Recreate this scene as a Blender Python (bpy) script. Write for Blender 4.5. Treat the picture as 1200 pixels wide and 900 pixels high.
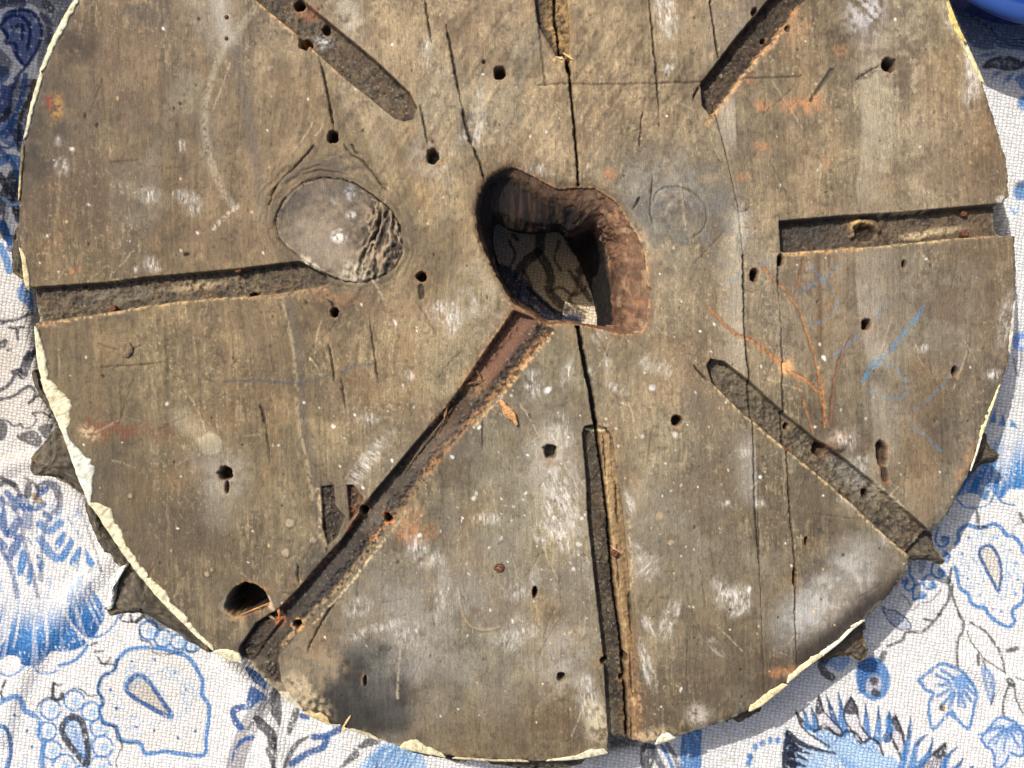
import bpy, math, random
import numpy as np
from mathutils import Vector

# ------------------------------------------------------------------ scene, camera, sky, sun
for o in list(bpy.data.objects):
    bpy.data.objects.remove(o)
scene = bpy.context.scene
COL = scene.collection
S = 0.6154 / 1200.0          # metres per design unit on the upper face of the disc
T = 0.090                    # height of the disc's upper face above the cloth
D = 0.50                     # camera above the upper face
cam_d = bpy.data.cameras.new('camera')
cam = bpy.data.objects.new('camera', cam_d)
COL.objects.link(cam)
cam_d.sensor_width = 36.0
cam_d.lens = 36.0 * D / (1200 * S)
cam_d.clip_start = 0.01
cam_d.clip_end = 100
cam.location = (0, 0, T + D)
scene.camera = cam

SUN_EL = math.radians(48)
SUN_AZ = (-0.72, 0.694)
SUN_DIR = Vector((SUN_AZ[0] * math.cos(SUN_EL), SUN_AZ[1] * math.cos(SUN_EL), math.sin(SUN_EL)))
world = bpy.data.worlds.new('World')
scene.world = world
world.use_nodes = True
wn = world.node_tree
wn.nodes.clear()
sky = wn.nodes.new('ShaderNodeTexSky')
sky.sky_type = 'NISHITA'
sky.sun_disc = False
sky.sun_elevation = SUN_EL
sky.air_density = 0.8
sky.dust_density = 5.0
sky.ozone_density = 0.6
sky.sun_rotation = math.atan2(*SUN_AZ)
bg = wn.nodes.new('ShaderNodeBackground')
bg.inputs[1].default_value = 0.15
wo = wn.nodes.new('ShaderNodeOutputWorld')
wn.links.new(sky.outputs[0], bg.inputs[0])
wn.links.new(bg.outputs[0], wo.inputs[0])
sun_d = bpy.data.lights.new('sun', 'SUN')
sun_d.energy = 4.4
sun_d.angle = math.radians(0.55)
sun_d.color = (1.0, 0.955, 0.885)
sun = bpy.data.objects.new('sun', sun_d)
sun.rotation_euler = SUN_DIR.to_track_quat('Z', 'Y').to_euler()
COL.objects.link(sun)
vs = scene.view_settings
vs.view_transform = 'Standard'
vs.look = 'None'
vs.gamma = 1.0
vs.use_curve_mapping = False
vs.exposure = 0.06

# ------------------------------------------------------------------ numpy helpers
F = np.float32
RNG = np.random.RandomState(7)
_tabs = {}
def tab(seed):
    if seed not in _tabs:
        _tabs[seed] = np.random.RandomState(seed).rand(256, 256).astype(F)
    return _tabs[seed]

def vn(x, y, seed=0):
    t = tab(seed)
    xi = np.floor(x); yi = np.floor(y)
    fx = (x - xi).astype(F); fy = (y - yi).astype(F)
    xi = xi.astype(np.int32) & 255; yi = yi.astype(np.int32) & 255
    x1 = (xi + 1) & 255; y1 = (yi + 1) & 255
    fx = fx * fx * (3 - 2 * fx); fy = fy * fy * (3 - 2 * fy)
    a = t[yi, xi]; b = t[yi, x1]; c = t[y1, xi]; d = t[y1, x1]
    return (a + (b - a) * fx) * (1 - fy) + (c + (d - c) * fx) * fy

def fbm(x, y, seed=0, octv=4, gain=0.5):
    s = 0; a = 1.0; tot = 0
    for k in range(octv):
        s = s + a * vn(x * 2 ** k + 17.3 * k, y * 2 ** k + 9.1 * k, seed + k)
        tot += a; a *= gain
    return s / tot

def ss(a, b, x):
    t = np.clip((x - a) / (b - a), 0, 1)
    return t * t * (3 - 2 * t)

def lin(c):
    c = np.asarray(c, dtype=F) / 255.0
    return np.where(c <= 0.04045, c / 12.92, ((c + 0.055) / 1.055) ** 2.4).astype(F)

def curve(pts, closed=False, n=6):
    """Catmull-Rom through the points"""
    P = np.asarray(pts, dtype=float)
    if len(P) < 3: return P
    out = []
    m = len(P)
    rng = range(m if closed else m - 1)
    for i in rng:
        if closed:
            p0, p1, p2, p3 = P[i - 1], P[i], P[(i + 1) % m], P[(i + 2) % m]
        else:
            p0 = P[max(i - 1, 0)]; p1 = P[i]; p2 = P[i + 1]; p3 = P[min(i + 2, m - 1)]
        for k in range(n):
            t = k / n
            out.append(0.5 * ((2 * p1) + (p2 - p0) * t + (2 * p0 - 5 * p1 + 4 * p2 - p3) * t * t
                              + (3 * p1 - p0 - 3 * p2 + p3) * t ** 3))
    if not closed: out.append(P[-1])
    return np.array(out)

class Canvas:
    """a sheet of vertices that carries a colour and a relief"""
    def __init__(s, xs, ys, warp=1.2, wscale=5.0):
        s.xs = np.asarray(xs, dtype=F); s.ys = np.asarray(ys, dtype=F)
        s.X, s.Y = np.meshgrid(s.xs, s.ys)
        s.XW = s.X + (fbm(s.X / wscale, s.Y / wscale, 101, 3) - .5) * 2 * warp
        s.YW = s.Y + (fbm(s.X / wscale, s.Y / wscale, 111, 3) - .5) * 2 * warp
        s.h = np.zeros_like(s.X)
        s.col = np.zeros(s.X.shape + (3,), dtype=F)
        s.grit = fbm(s.X / 2.6, s.Y / 3.2, 121, 2)
    def sub(s, pts, pad):
        P = np.asarray(pts, dtype=float)
        i0 = np.searchsorted(s.ys, P[:, 1].min() - pad); i1 = np.searchsorted(s.ys, P[:, 1].max() + pad)
        j0 = np.searchsorted(s.xs, P[:, 0].min() - pad); j1 = np.searchsorted(s.xs, P[:, 0].max() + pad)
        return (slice(i0, max(i1, i0)), slice(j0, max(j1, j0)))
    def dist(s, pts, sl, closed=False, warp=True):
        X = (s.XW if warp else s.X)[sl]; Y = (s.YW if warp else s.Y)[sl]
        P = np.asarray(pts, dtype=float); m = len(P)
        best = np.full(X.shape, 1e9, dtype=F); tt = np.zeros(X.shape, dtype=F)
        ins = np.zeros(X.shape, dtype=bool)
        for i in range(m if closed else m - 1):
            ax, ay = P[i]; bx, by = P[(i + 1) % m]
            dx, dy = bx - ax, by - ay
            L = dx * dx + dy * dy + 1e-9
            t = np.clip(((X - ax) * dx + (Y - ay) * dy) / L, 0, 1)
            d = (X - ax - t * dx) ** 2 + (Y - ay - t * dy) ** 2
            w = d < best
            best = np.where(w, d, best); tt = np.where(w, (i + t) / max(m - 1, 1), tt)
            if closed and abs(dy) > 1e-9:
                c = ((ay > Y) != (by > Y)) & (X < (bx - ax) * (Y - ay) / dy + ax)
                ins ^= c
        d = np.sqrt(best)
        if closed: d = np.where(ins, d, -d)
        return d, tt
    def stroke(s, pts, w, soft=0.8, w2=None, smooth=True, warp=True, rough=0):
        P = curve(pts) if smooth and len(pts) > 2 else np.asarray(pts, dtype=float)
        sl = s.sub(P, w + 5 + soft)
        d, t = s.dist(P, sl, False, warp)
        ww = w if w2 is None else w + (w2 - w) * t
        m = 1 - ss(ww / 2 - soft, ww / 2 + soft, d)
        if rough: m = m * ss(rough - .16, rough + .16, s.grit[sl])
        return sl, m
    def poly(s, pts, soft=0.8, smooth=False, warp=True, pad=6, rough=0):
        P = curve(pts, True) if smooth else np.asarray(pts, dtype=float)
        sl = s.sub(P, pad + soft)
        d, _ = s.dist(P, sl, True, warp)
        m = ss(-soft, soft, d)
        if rough: m = m * ss(rough - .16, rough + .16, s.grit[sl])
        return sl, m
    def ell(s, cx, cy, rx, ry, ang=0, soft=0.2, warp=True):
        r = max(rx, ry) * (1 + soft) + 5
        sl = s.sub([(cx - r, cy - r), (cx + r, cy + r)], 0)
        X = (s.XW if warp else s.X)[sl] - cx; Y = (s.YW if warp else s.Y)[sl] - cy
        a = math.radians(ang); ca, sa = math.cos(a), math.sin(a)
        u = (X * ca + Y * sa) / rx; v = (-X * sa + Y * ca) / ry
        return sl, 1 - ss(1 - soft, 1 + soft, np.sqrt(u * u + v * v))
    def paint(s, slm, c, a=1.0):
        sl, m = slm
        m = (m * a)[..., None]
        s.col[sl] = s.col[sl] * (1 - m) + lin(c) * m
    def rim(s, slm, z):
        sl, m = slm
        s.h[sl] += m * z

# ------------------------------------------------------------------ scene helpers
def at(px, py, z):
    """design point seen at (px, py) of the disc's face plane, at height z -> metres"""
    k = (T + D - z) / D
    return ((px - 600) * S * k, -(py - 450) * S * k, z)

def empty(name, loc=(0, 0, 0)):
    o = bpy.data.objects.new(name, None)
    o.location = loc
    o.empty_display_size = 0.02
    COL.objects.link(o)
    return o

def tag(o, label=None, cat=None, group=None, kind=None):
    if label: o['label'] = label
    if cat: o['category'] = cat
    if group: o['group'] = group
    if kind: o['kind'] = kind
    return o

def mesh_np(name, co, quads, mat, parent=None, col=None, tris=None, smooth=True):
    co = np.asarray(co, dtype=F).reshape(-1, 3)
    me = bpy.data.meshes.new(name)
    nq = 0 if quads is None else len(quads)
    nt = 0 if tris is None else len(tris)
    me.vertices.add(len(co))
    me.vertices.foreach_set('co', co.ravel())
    lo = []
    if nq: lo.append(np.asarray(quads, dtype=np.int32).ravel())
    if nt: lo.append(np.asarray(tris, dtype=np.int32).ravel())
    lo = np.concatenate(lo)
    me.loops.add(len(lo))
    me.loops.foreach_set('vertex_index', lo)
    me.polygons.add(nq + nt)
    st = np.concatenate([np.arange(nq) * 4, nq * 4 + np.arange(nt) * 3]).astype(np.int32)
    me.polygons.foreach_set('loop_start', st)
    me.update(calc_edges=True)
    me.validate()
    me.polygons.foreach_set('use_smooth', np.full(len(me.polygons), smooth))
    if col is not None:
        a = me.color_attributes.new('Col', 'FLOAT_COLOR', 'POINT')
        c4 = np.ones((len(co), 4), dtype=F)
        c4[:, :3] = np.asarray(col, dtype=F).reshape(-1, 3)
        a.data.foreach_set('color', c4.ravel())
    me.materials.append(mat)
    o = bpy.data.objects.new(name, me)
    COL.objects.link(o)
    if parent is not None: o.parent = parent
    return o

def loft(name, rings, mat, parent=None, col=None, closed=True, cap0=False, cap1=False, smooth=True):
    R = np.asarray(rings, dtype=F)
    m, n = R.shape[:2]
    q = []
    jn = n if closed else n - 1
    j = np.arange(jn); j2 = (j + 1) % n
    for i in range(m - 1):
        q.append(np.stack([i * n + j, i * n + j2, (i + 1) * n + j2, (i + 1) * n + j], 1))
    q = np.concatenate(q)
    co = R.reshape(-1, 3); tr = []
    cc = None if col is None else np.asarray(col, dtype=F).reshape(-1, 3)
    for flag, i in ((cap0, 0), (cap1, m - 1)):
        if flag:
            co = np.vstack([co, R[i].mean(0)]); k = len(co) - 1
            if cc is not None: cc = np.vstack([cc, cc[i * n:(i + 1) * n].mean(0)])
            a = i * n + j; b = i * n + j2
            tr.append(np.stack([b, a, np.full(jn, k)], 1) if i == 0 else np.stack([a, b, np.full(jn, k)], 1))
    return mesh_np(name, co, q, mat, parent, cc, np.concatenate(tr) if tr else None, smooth)

# ------------------------------------------------------------------ materials
def new_mat(name):
    m = bpy.data.materials.new(name)
    m.use_nodes = True
    nt = m.node_tree
    b = nt.nodes['Principled BSDF']
    return m, nt, b

def N(nt, t, **kw):
    n = nt.nodes.new(t)
    for k, v in kw.items():
        if k.startswith('i_'): n.inputs[int(k[2:])].default_value = v
        else: setattr(n, k, v)
    return n

def mathn(nt, op, a, b=None, c=None):
    n = nt.nodes.new('ShaderNodeMath'); n.operation = op
    for i, v in enumerate((a, b, c)):
        if v is None: continue
        if isinstance(v, (int, float)): n.inputs[i].default_value = v
        else: nt.links.new(v, n.inputs[i])
    return n.outputs[0]

def noise(nt, vec, scale, detail=3, rough=0.55):
    n = nt.nodes.new('ShaderNodeTexNoise')
    n.inputs['Scale'].default_value = scale
    n.inputs['Detail'].default_value = detail
    n.inputs['Roughness'].default_value = rough
    nt.links.new(vec, n.inputs['Vector'])
    return n.outputs['Fac']

def ramp(nt, fac, a, b, lo=0.0, hi=1.0):
    n = nt.nodes.new('ShaderNodeMapRange')
    n.inputs[1].default_value = a; n.inputs[2].default_value = b
    n.inputs[3].default_value = lo; n.inputs[4].default_value = hi
    nt.links.new(fac, n.inputs[0])
    return n.outputs[0]

def wood_material(name, base=None, fibre=(1700, 110, 400), contrast=0.5, bump=0.35, rough=0.72):
    m, nt, b = new_mat(name)
    geo = N(nt, 'ShaderNodeNewGeometry')
    mp = N(nt, 'ShaderNodeMapping')
    mp.inputs['Scale'].default_value = fibre
    nt.links.new(geo.outputs['Position'], mp.inputs['Vector'])
    f1 = noise(nt, mp.outputs[0], 1.0, 3, 0.6)
    f2 = noise(nt, geo.outputs['Position'], 900, 3, 0.6)
    f3 = noise(nt, geo.outputs['Position'], 2400, 2, 0.6)
    g = mathn(nt, 'ADD', mathn(nt, 'MULTIPLY', f1, 0.34), mathn(nt, 'ADD', mathn(nt, 'MULTIPLY', f2, 0.34), mathn(nt, 'MULTIPLY', f3, 0.32)))
    k = ramp(nt, g, 0.36, 0.64, 1 - contrast, 1 + contrast)
    mul = N(nt, 'ShaderNodeVectorMath', operation='SCALE')
    if base is None:
        at_ = N(nt, 'ShaderNodeAttribute', attribute_name='Col')
        nt.links.new(at_.outputs['Color'], mul.inputs[0])
    else:
        mul.inputs[0].default_value = tuple(lin(base))
    nt.links.new(k, mul.inputs['Scale'])
    nt.links.new(mul.outputs[0], b.inputs['Base Color'])
    nt.links.new(ramp(nt, f2, 0.3, 0.7, rough - 0.14, rough + 0.12), b.inputs['Roughness'])
    b.inputs['Specular IOR Level'].default_value = 0.35
    bp = N(nt, 'ShaderNodeBump')
    bp.inputs['Strength'].default_value = bump
    bp.inputs['Distance'].default_value = 0.0009
    nt.links.new(g, bp.inputs['Height'])
    nt.links.new(bp.outputs[0], b.inputs['Normal'])
    return m

M_WOOD = wood_material('weathered_wood', fibre=(1500, 190, 400), contrast=0.40, bump=0.95)
M_CARVE = wood_material('carved_wood', base=(70, 62, 50), fibre=(500, 500, 300), contrast=0.55, bump=0.6)
M_SPLINT = wood_material('fresh_splinter', fibre=(420, 420, 420), contrast=0.6, bump=1.0)

def plaster_material():
    m, nt, b = new_mat('aged_gesso')
    geo = N(nt, 'ShaderNodeNewGeometry')
    at_ = N(nt, 'ShaderNodeAttribute', attribute_name='Col')
    f = noise(nt, geo.outputs['Position'], 420, 4, 0.65)
    f2 = noise(nt, geo.outputs['Position'], 1600, 3, 0.6)
    k = ramp(nt, mathn(nt, 'ADD', mathn(nt, 'MULTIPLY', f, .6), mathn(nt, 'MULTIPLY', f2, .4)), 0.36, 0.6, 0.62, 1.08)
    mul = N(nt, 'ShaderNodeVectorMath', operation='SCALE')
    nt.links.new(at_.outputs['Color'], mul.inputs[0])
    nt.links.new(k, mul.inputs['Scale'])
    nt.links.new(mul.outputs[0], b.inputs['Base Color'])
    b.inputs['Roughness'].default_value = 0.8
    bp = N(nt, 'ShaderNodeBump')
    bp.inputs['Strength'].default_value = 0.5
    bp.inputs['Distance'].default_value = 0.001
    nt.links.new(f2, bp.inputs['Height'])
    nt.links.new(bp.outputs[0], b.inputs['Normal'])
    return m
M_PLASTER = plaster_material()

def cloth_material():
    m, nt, b = new_mat('printed_linen_weave')
    geo = N(nt, 'ShaderNodeNewGeometry')
    at_ = N(nt, 'ShaderNodeAttribute', attribute_name='Col')
    wob = N(nt, 'ShaderNodeTexNoise')
    wob.inputs['Scale'].default_value = 260
    wob.inputs['Detail'].default_value = 2
    nt.links.new(geo.outputs['Position'], wob.inputs['Vector'])
    ad = N(nt, 'ShaderNodeVectorMath', operation='MULTIPLY_ADD')
    nt.links.new(wob.outputs['Color'], ad.inputs[0])
    ad.inputs[1].default_value = (0.0028, 0.0028, 0)
    nt.links.new(geo.outputs['Position'], ad.inputs[2])
    rot = N(nt, 'ShaderNodeVectorRotate', rotation_type='Z_AXIS')
    rot.inputs['Angle'].default_value = math.radians(8)
    nt.links.new(ad.outputs[0], rot.inputs['Vector'])
    sep = N(nt, 'ShaderNodeSeparateXYZ')
    nt.links.new(rot.outputs[0], sep.inputs[0])
    kx = math.pi / 0.0027; ky = math.pi / 0.0021
    sx = mathn(nt, 'SINE', mathn(nt, 'MULTIPLY', sep.outputs[0], kx))
    sy = mathn(nt, 'SINE', mathn(nt, 'MULTIPLY', sep.outputs[1], ky))
    chk = mathn(nt, 'GREATER_THAN', mathn(nt, 'MULTIPLY', sx, sy), 0.0)
    axx = mathn(nt, 'ABSOLUTE', sx); ayy = mathn(nt, 'ABSOLUTE', sy)
    pa = mathn(nt, 'MULTIPLY', mathn(nt, 'POWER', axx, 0.5), ayy)
    pb = mathn(nt, 'MULTIPLY', mathn(nt, 'POWER', ayy, 0.5), axx)
    hgt = mathn(nt, 'ADD', mathn(nt, 'MULTIPLY', chk, pa), mathn(nt, 'MULTIPLY', mathn(nt, 'SUBTRACT', 1.0, chk), mathn(nt, 'MULTIPLY', pb, 0.75)))
    fz = noise(nt, geo.outputs['Position'], 1900, 3, 0.6)
    fl = noise(nt, geo.outputs['Position'], 520, 3, 0.7)
    tone = mathn(nt, 'ADD', mathn(nt, 'MULTIPLY', hgt, 0.34), mathn(nt, 'ADD', mathn(nt, 'MULTIPLY', fz, 0.5), mathn(nt, 'MULTIPLY', fl, 0.5)))
    k = ramp(nt, tone, 0.42, 0.84, 0.50, 1.14)
    mul = N(nt, 'ShaderNodeVectorMath', operation='SCALE')
    nt.links.new(at_.outputs['Color'], mul.inputs[0])
    nt.links.new(k, mul.inputs['Scale'])
    nt.links.new(mul.outputs[0], b.inputs['Base Color'])
    b.inputs['Roughness'].default_value = 0.9
    b.inputs['Specular IOR Level'].default_value = 0.15
    bp = N(nt, 'ShaderNodeBump')
    bp.inputs['Strength'].default_value = 0.6
    bp.inputs['Distance'].default_value = 0.0009
    nt.links.new(mathn(nt, 'ADD', hgt, mathn(nt, 'MULTIPLY', fz, 0.5)), bp.inputs['Height'])
    nt.links.new(bp.outputs[0], b.inputs['Normal'])
    return m
M_CLOTH = cloth_material()

def plain(name, c, rough=0.4, metal=0.0, spec=0.5, var=0.12, scale=80):
    m, nt, b = new_mat(name)
    geo = N(nt, 'ShaderNodeNewGeometry')
    f = noise(nt, geo.outputs['Position'], scale, 3, 0.6)
    mul = N(nt, 'ShaderNodeVectorMath', operation='SCALE')
    mul.inputs[0].default_value = tuple(lin(c))
    nt.links.new(ramp(nt, f, 0.3, 0.7, 1 - var, 1 + var), mul.inputs['Scale'])
    nt.links.new(mul.outputs[0], b.inputs['Base Color'])
    b.inputs['Roughness'].default_value = rough
    b.inputs['Metallic'].default_value = metal
    b.inputs['Specular IOR Level'].default_value = spec
    return m
M_BLUE = plain('blue_glazed_enamel', (20, 42, 128), 0.22)
M_IRON = plain('rusty_iron', (92, 58, 40), 0.7, 0.3, 0.3, 0.5, 900)
M_SHADE_BOX = plain('shade_box_card', (150, 118, 82), 0.85, 0, 0.2)

# ------------------------------------------------------------------ tablecloth (printed linen)
def axis(lo, f0, f1, hi, step, coarse):
    return np.concatenate([np.arange(lo, f0, coarse), np.arange(f0, f1, step), np.arange(f1, hi + 1, coarse)])
CL = Canvas(axis(-1500, -120, 1320, 2700, 1.35, 60), axis(-1350, -60, 985, 2250, 1.35, 60), warp=1.1, wscale=4.0)
CLOTH = (221, 220, 217)
slub = fbm(CL.X / 5.0, CL.Y / 3.6, 201, 3)
big = fbm(CL.X / 160, CL.Y / 160, 211, 3)
CL.col[:] = lin(CLOTH)
CL.col *= (0.86 + 0.28 * slub + 0.10 * (big - .5))[..., None]
warm = ss(0.45, 0.75, fbm(CL.X / 7, CL.Y / 5, 221, 2))[..., None]
CL.col = (CL.col * (1 - 0.22 * warm) + lin((196, 182, 160)) * 0.22 * warm).astype(F)

left_tint = np.clip(np.exp(-((CL.X - 10) / 110) ** 2 - ((CL.Y - 450) / 130) ** 2) * (.55 + .9 * (fbm(CL.X / 30, CL.Y / 30, 226, 3) - .3)), 0, 1)[..., None]
CL.col = (CL.col * (1 - .6 * left_tint) + lin((172, 152, 126)) * .6 * left_tint).astype(F)   # beige tint on the linen beside the left edge
bore_bounce = np.exp(-((CL.X - 645) / 90) ** 2 - ((CL.Y - 320) / 90) ** 2)[..., None]
CL.col = (CL.col * (1 - .85 * bore_bounce) + lin((232, 196, 134)) * .85 * bore_bounce).astype(F)   # light bounced off the bore walls, painted as a tan tint
BLUE = (68, 122, 178); DEEP = (34, 80, 136); PALE = (136, 176, 212); INK = (38, 40, 50); GREY = (112, 110, 118)
def cr(ox, oy, k, pts):
    return [(ox + x / k, oy + y / k) for x, y in pts]
def cs(pts, w, c, a=0.92, w2=None, rough=0.20, soft=0.8, smooth=True):
    w = w * 1.28
    CL.paint(CL.stroke(pts, w, soft, w2, smooth, True, rough), c, a)
def cp(pts, c, a=0.9, smooth=True, rough=0.24, soft=0.9):
    CL.paint(CL.poly(pts, soft, smooth, True, 6, rough), c, a)
def dots(pts, r=1.5, c=DEEP):
    for x, y in pts: CL.paint(CL.ell(x, y, r, r, 0, .4), c, .9)
def fan(poly, cx, cy, r0, r1, c, c2=None, freq=40, a=1.0, seed=3):
    """petal whose colour deepens towards its fringe, drawn in fine rays"""
    P = curve(poly, True)
    sl = CL.sub(P, 6)
    d, _ = CL.dist(P, sl, True)
    X = CL.X[sl] - cx; Y = CL.Y[sl] - cy
    r = np.hypot(X, Y); th = np.arctan2(Y, X)
    ray = vn(th * freq + 500, r / 60, 300 + seed)
    m = ss(-.8, .8, d) * np.clip(ss(r0, r1, r) * 1.1 * (0.45 + 0.9 * ss(.25, .6, ray)), 0, 1) * ss(.10, .40, CL.grit[sl])
    CL.paint((sl, m), c, a)
    if c2 is not None: CL.paint((sl, m * ss(r0 + (r1 - r0) * .6, r1, r)), c2, a * .8)
def ring(cx, cy, r, w=1.8, c=BLUE, fillc=PALE):
    t = np.linspace(0.3, 6.1, 14)
    cs([(cx + r * math.cos(q), cy + r * math.sin(q)) for q in t], w, c)
    CL.paint(CL.ell(cx + r * .15, cy + r * .1, r * .42, r * .5, 30, .5), fillc, .7)
def drop(cx, cy, L, W, ang, c, w=2.6, fillc=None):
    a = math.radians(ang); ca, sa = math.cos(a), math.sin(a)
    q = [(-.5, 0), (-.42, .34), (-.2, .5), (.1, .36), (.5, 0), (.1, -.36), (-.2, -.5), (-.42, -.34)]
    P = [(cx + ca * x * L - sa * y * W, cy + sa * x * L + ca * y * W) for x, y in q]
    if fillc is not None: cp(P, fillc, .6)
    cs(P + [P[0]], w, c)
def cartouche(cx, cy, r, seed=1, c=BLUE):
    t = np.linspace(0, 2 * math.pi, 9)[:-1]
    P = []
    for q in np.linspace(0, 2 * math.pi, 45):
        rr = r * (1 + 0.07 * abs(math.sin(q * 4.5 + seed)))
        P.append((cx + rr * math.cos(q) * .92, cy + rr * math.sin(q)))
    cs(P, 3, c)
    drop(cx - 2, cy - 4, r * .9, r * .42, 60, DEEP)
    dots([(cx + r * .72 * math.cos(q), cy + r * .72 * math.sin(q)) for q in t])

# --- bottom left: scalloped cartouche with a teardrop, dots
P1 = cr(0, 600, 3, [(520,475),(450,485),(415,520),(400,555),(360,580),(345,625),(362,668),(350,700),(365,740),(408,755),(425,800),(490,812),(512,848),(580,842),(640,850),(715,855),(725,800),(735,690),(710,640),(712,590),(670,520),(640,500),(600,490),(560,480)])
CL.paint(CL.poly(P1, 1, True), (196, 184, 170), .25)
cs(P1 + [P1[0]], 4.0, BLUE)
cs(P1[2:10], 1.6, INK)
cs([(p[0] - 2.6, p[1] + 1) for p in P1[8:12]], 1.4, INK)
TD = cr(0, 600, 3, [(470,578),(445,608),(456,640),(520,682),(603,720),(562,652),(520,592),(492,574)])
cp(TD, (150, 136, 112), .5)
cs(TD + [TD[0]], 4.6, DEEP)
dots(cr(0, 600, 3, [(465,525),(545,520),(615,565),(655,625),(390,625),(410,690),(480,755),(540,770),(625,795),(685,770)]), 1.9)
for k in range(9):
    x = 150 + 9 * k
    cs([(x, 775 + (k * 37) % 30), (x + 8, 790 + (k * 37) % 30)], 1.2, PALE, .5)
# --- curls above the cartouche
for (x, y, r) in [(174.5, 739, 11), (191, 748, 10), (209, 752, 9), (224, 757, 7)]:
    ring(x, y, r, 2.6, BLUE, PALE)
cs([(163,738),(166,750),(177,754),(178,762),(188,767),(205,766),(216,762),(227,765),(236,758)], 1.2, INK)
cs([(160,728),(167,722)], 4, INK)
# --- teardrop with beads
for (x, y, r) in [(59,831,12),(87,821,11.5),(107,834,11),(116,853,10),(120,875,12),(117,899,13),(56,857,10.5),(61,879,11),(75,897,13),(96,908,11)]:
    ring(x, y, r, 2.2)
cs(cr(0,780,7.5,[(310,400),(330,350),(390,290),(450,280)]), 1.3, INK)
cs(cr(0,780,7.5,[(570,250),(620,210),(690,200),(750,240),(770,265),(850,262)]), 1.3, INK)
cs(cr(0,780,7.5,[(1030,560),(1060,650),(1070,720),(1020,840),(1030,900)]), 1.2, INK)
DT = cr(0,780,7.5,[(640,445),(575,490),(545,570),(600,680),(690,790),(758,862),(772,740),(745,580),(712,485)])
cp(DT, (140, 170, 205), .7)
cs(DT + [DT[0]], 6.0, INK, .92)
for k in range(9):
    y = 850 + k * 4.6
    cs([(83 + k * 1.4, y), (87 + k * 1.6, y + 2)], 1.5, BLUE, .8)
cs(cr(0,780,7.5,[(470,160),(465,220),(470,290),(540,290),(545,250)]), 3.6, INK)
cs(cr(0,780,7.5,[(470,165),(545,168)]), 1.8, INK)
cs(cr(0,780,7.5,[(50,130),(15,220),(20,300),(50,290)]), 2.6, INK)
SC = cr(0,780,7.5,[(-90,360),(0,325),(110,275),(180,300),(215,390),(290,430),(350,500),(345,600),(385,680),(370,800),(380,960)])
cs(SC, 5.2, BLUE, .85)
cs(cr(0,780,7.5,[(-40,540),(30,540),(80,600),(95,700),(90,800),(60,900)]), 4, DEEP)
dots(cr(0,780,7.5,[(130,435),(235,575),(280,715),(970,212),(1028,380)]), 2)
# --- blue carnation with a leaf
fan([(-20,700),(-20,772),(0,773),(10,768),(22,771),(26,779),(38,781),(50,776),(60,764),(76,763),(92,760),(101,753),(93,742),(85,728),(72,705),(40,690),(10,690)], 45, 610, 78, 165, BLUE, DEEP, 34)
fan([(78,700),(85,735),(97,746),(108,747),(115,738),(122,722),(118,705),(108,690),(97,682),(88,684)], 60, 615, 60, 130, BLUE, DEEP, 40, 1, 5)
cs([(66,700),(80,725),(92,742),(101,749)], 2.2, (214, 212, 208), .8)
cs([(-2,758),(5,748),(12,738)], 2.4, (214, 212, 208), .8)
cs(cr(0,660,7.5,[(520,900),(600,880),(700,820),(770,720)]), 3.0, BLUE)
cs(cr(0,660,7.5,[(800,655),(900,630),(960,590),(1010,520),(1050,460)]), 2.2, BLUE)
cs([(40,781),(46,788),(58,789),(66,786)], 1.8, BLUE)
cs([(0,789),(12,792),(24,786),(28,781)], 1.8, BLUE)
for q in ([(800,720),(850,700)], [(830,780),(900,770)], [(860,830),(920,890),(970,830)], [(880,880),(1000,890)]):
    cs(cr(0,660,7.5,q), 2.0, INK, .85)
cs(cr(0,660,7.5,[(1080,510),(1200,515)]), 1.8, INK); cs(cr(0,660,7.5,[(1080,450),(1060,490)]), 2.2, INK); cs(cr(0,660,7.5,[(1150,455),(1155,510)]), 2.2, INK)
LF = lambda q: cr(0, 540, 7.5, q)
for q, w, c in (([(0,210),(60,185),(130,215)], 5, INK), ([(350,240),(420,205),(490,230),(515,300)], 8, (44, 56, 84)), ([(515,300),(525,400),(500,460)], 6, GREY),
                ([(60,280),(110,345)], 6, DEEP), ([(165,320),(130,420)], 6, DEEP), ([(20,320),(40,500),(70,640)], 4, DEEP),
                ([(0,480),(20,580),(60,650)], 5, DEEP), ([(90,640),(165,530)], 8, DEEP), ([(85,840),(130,760),(165,680)], 9, DEEP), ([(0,700),(40,755)], 6, DEEP),
                ([(200,340),(240,430),(245,560)], 10, (112, 126, 152)), ([(180,400),(300,420),(380,380)], 6, DEEP), ([(400,470),(440,510)], 6, DEEP),
                ([(350,550),(430,615),(530,545)], 7, BLUE), ([(355,690),(420,790),(490,860)], 8, BLUE), ([(300,310),(350,350)], 6, (150,120,80)),
                ([(250,220),(240,300)], 7, INK), ([(340,300),(410,250)], 5, DEEP)):
    cs(LF(q), w, c, .8)
for q in ([(478,730),(520,660),(575,615),(562,720),(490,785)], [(515,850),(590,730),(625,670),(645,740),(560,890)], [(610,900),(665,790),(705,750),(712,830),(660,920)],
          [(748,785),(775,805),(835,910),(765,925)], [(150,1000),(180,800),(235,800),(240,900),(200,990)], [(330,900),(322,820),(390,900),(360,990),(340,960)], [(240,1090),(250,930),(290,920),(280,1060)]):
    cp(LF(q), BLUE, .92)
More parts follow.
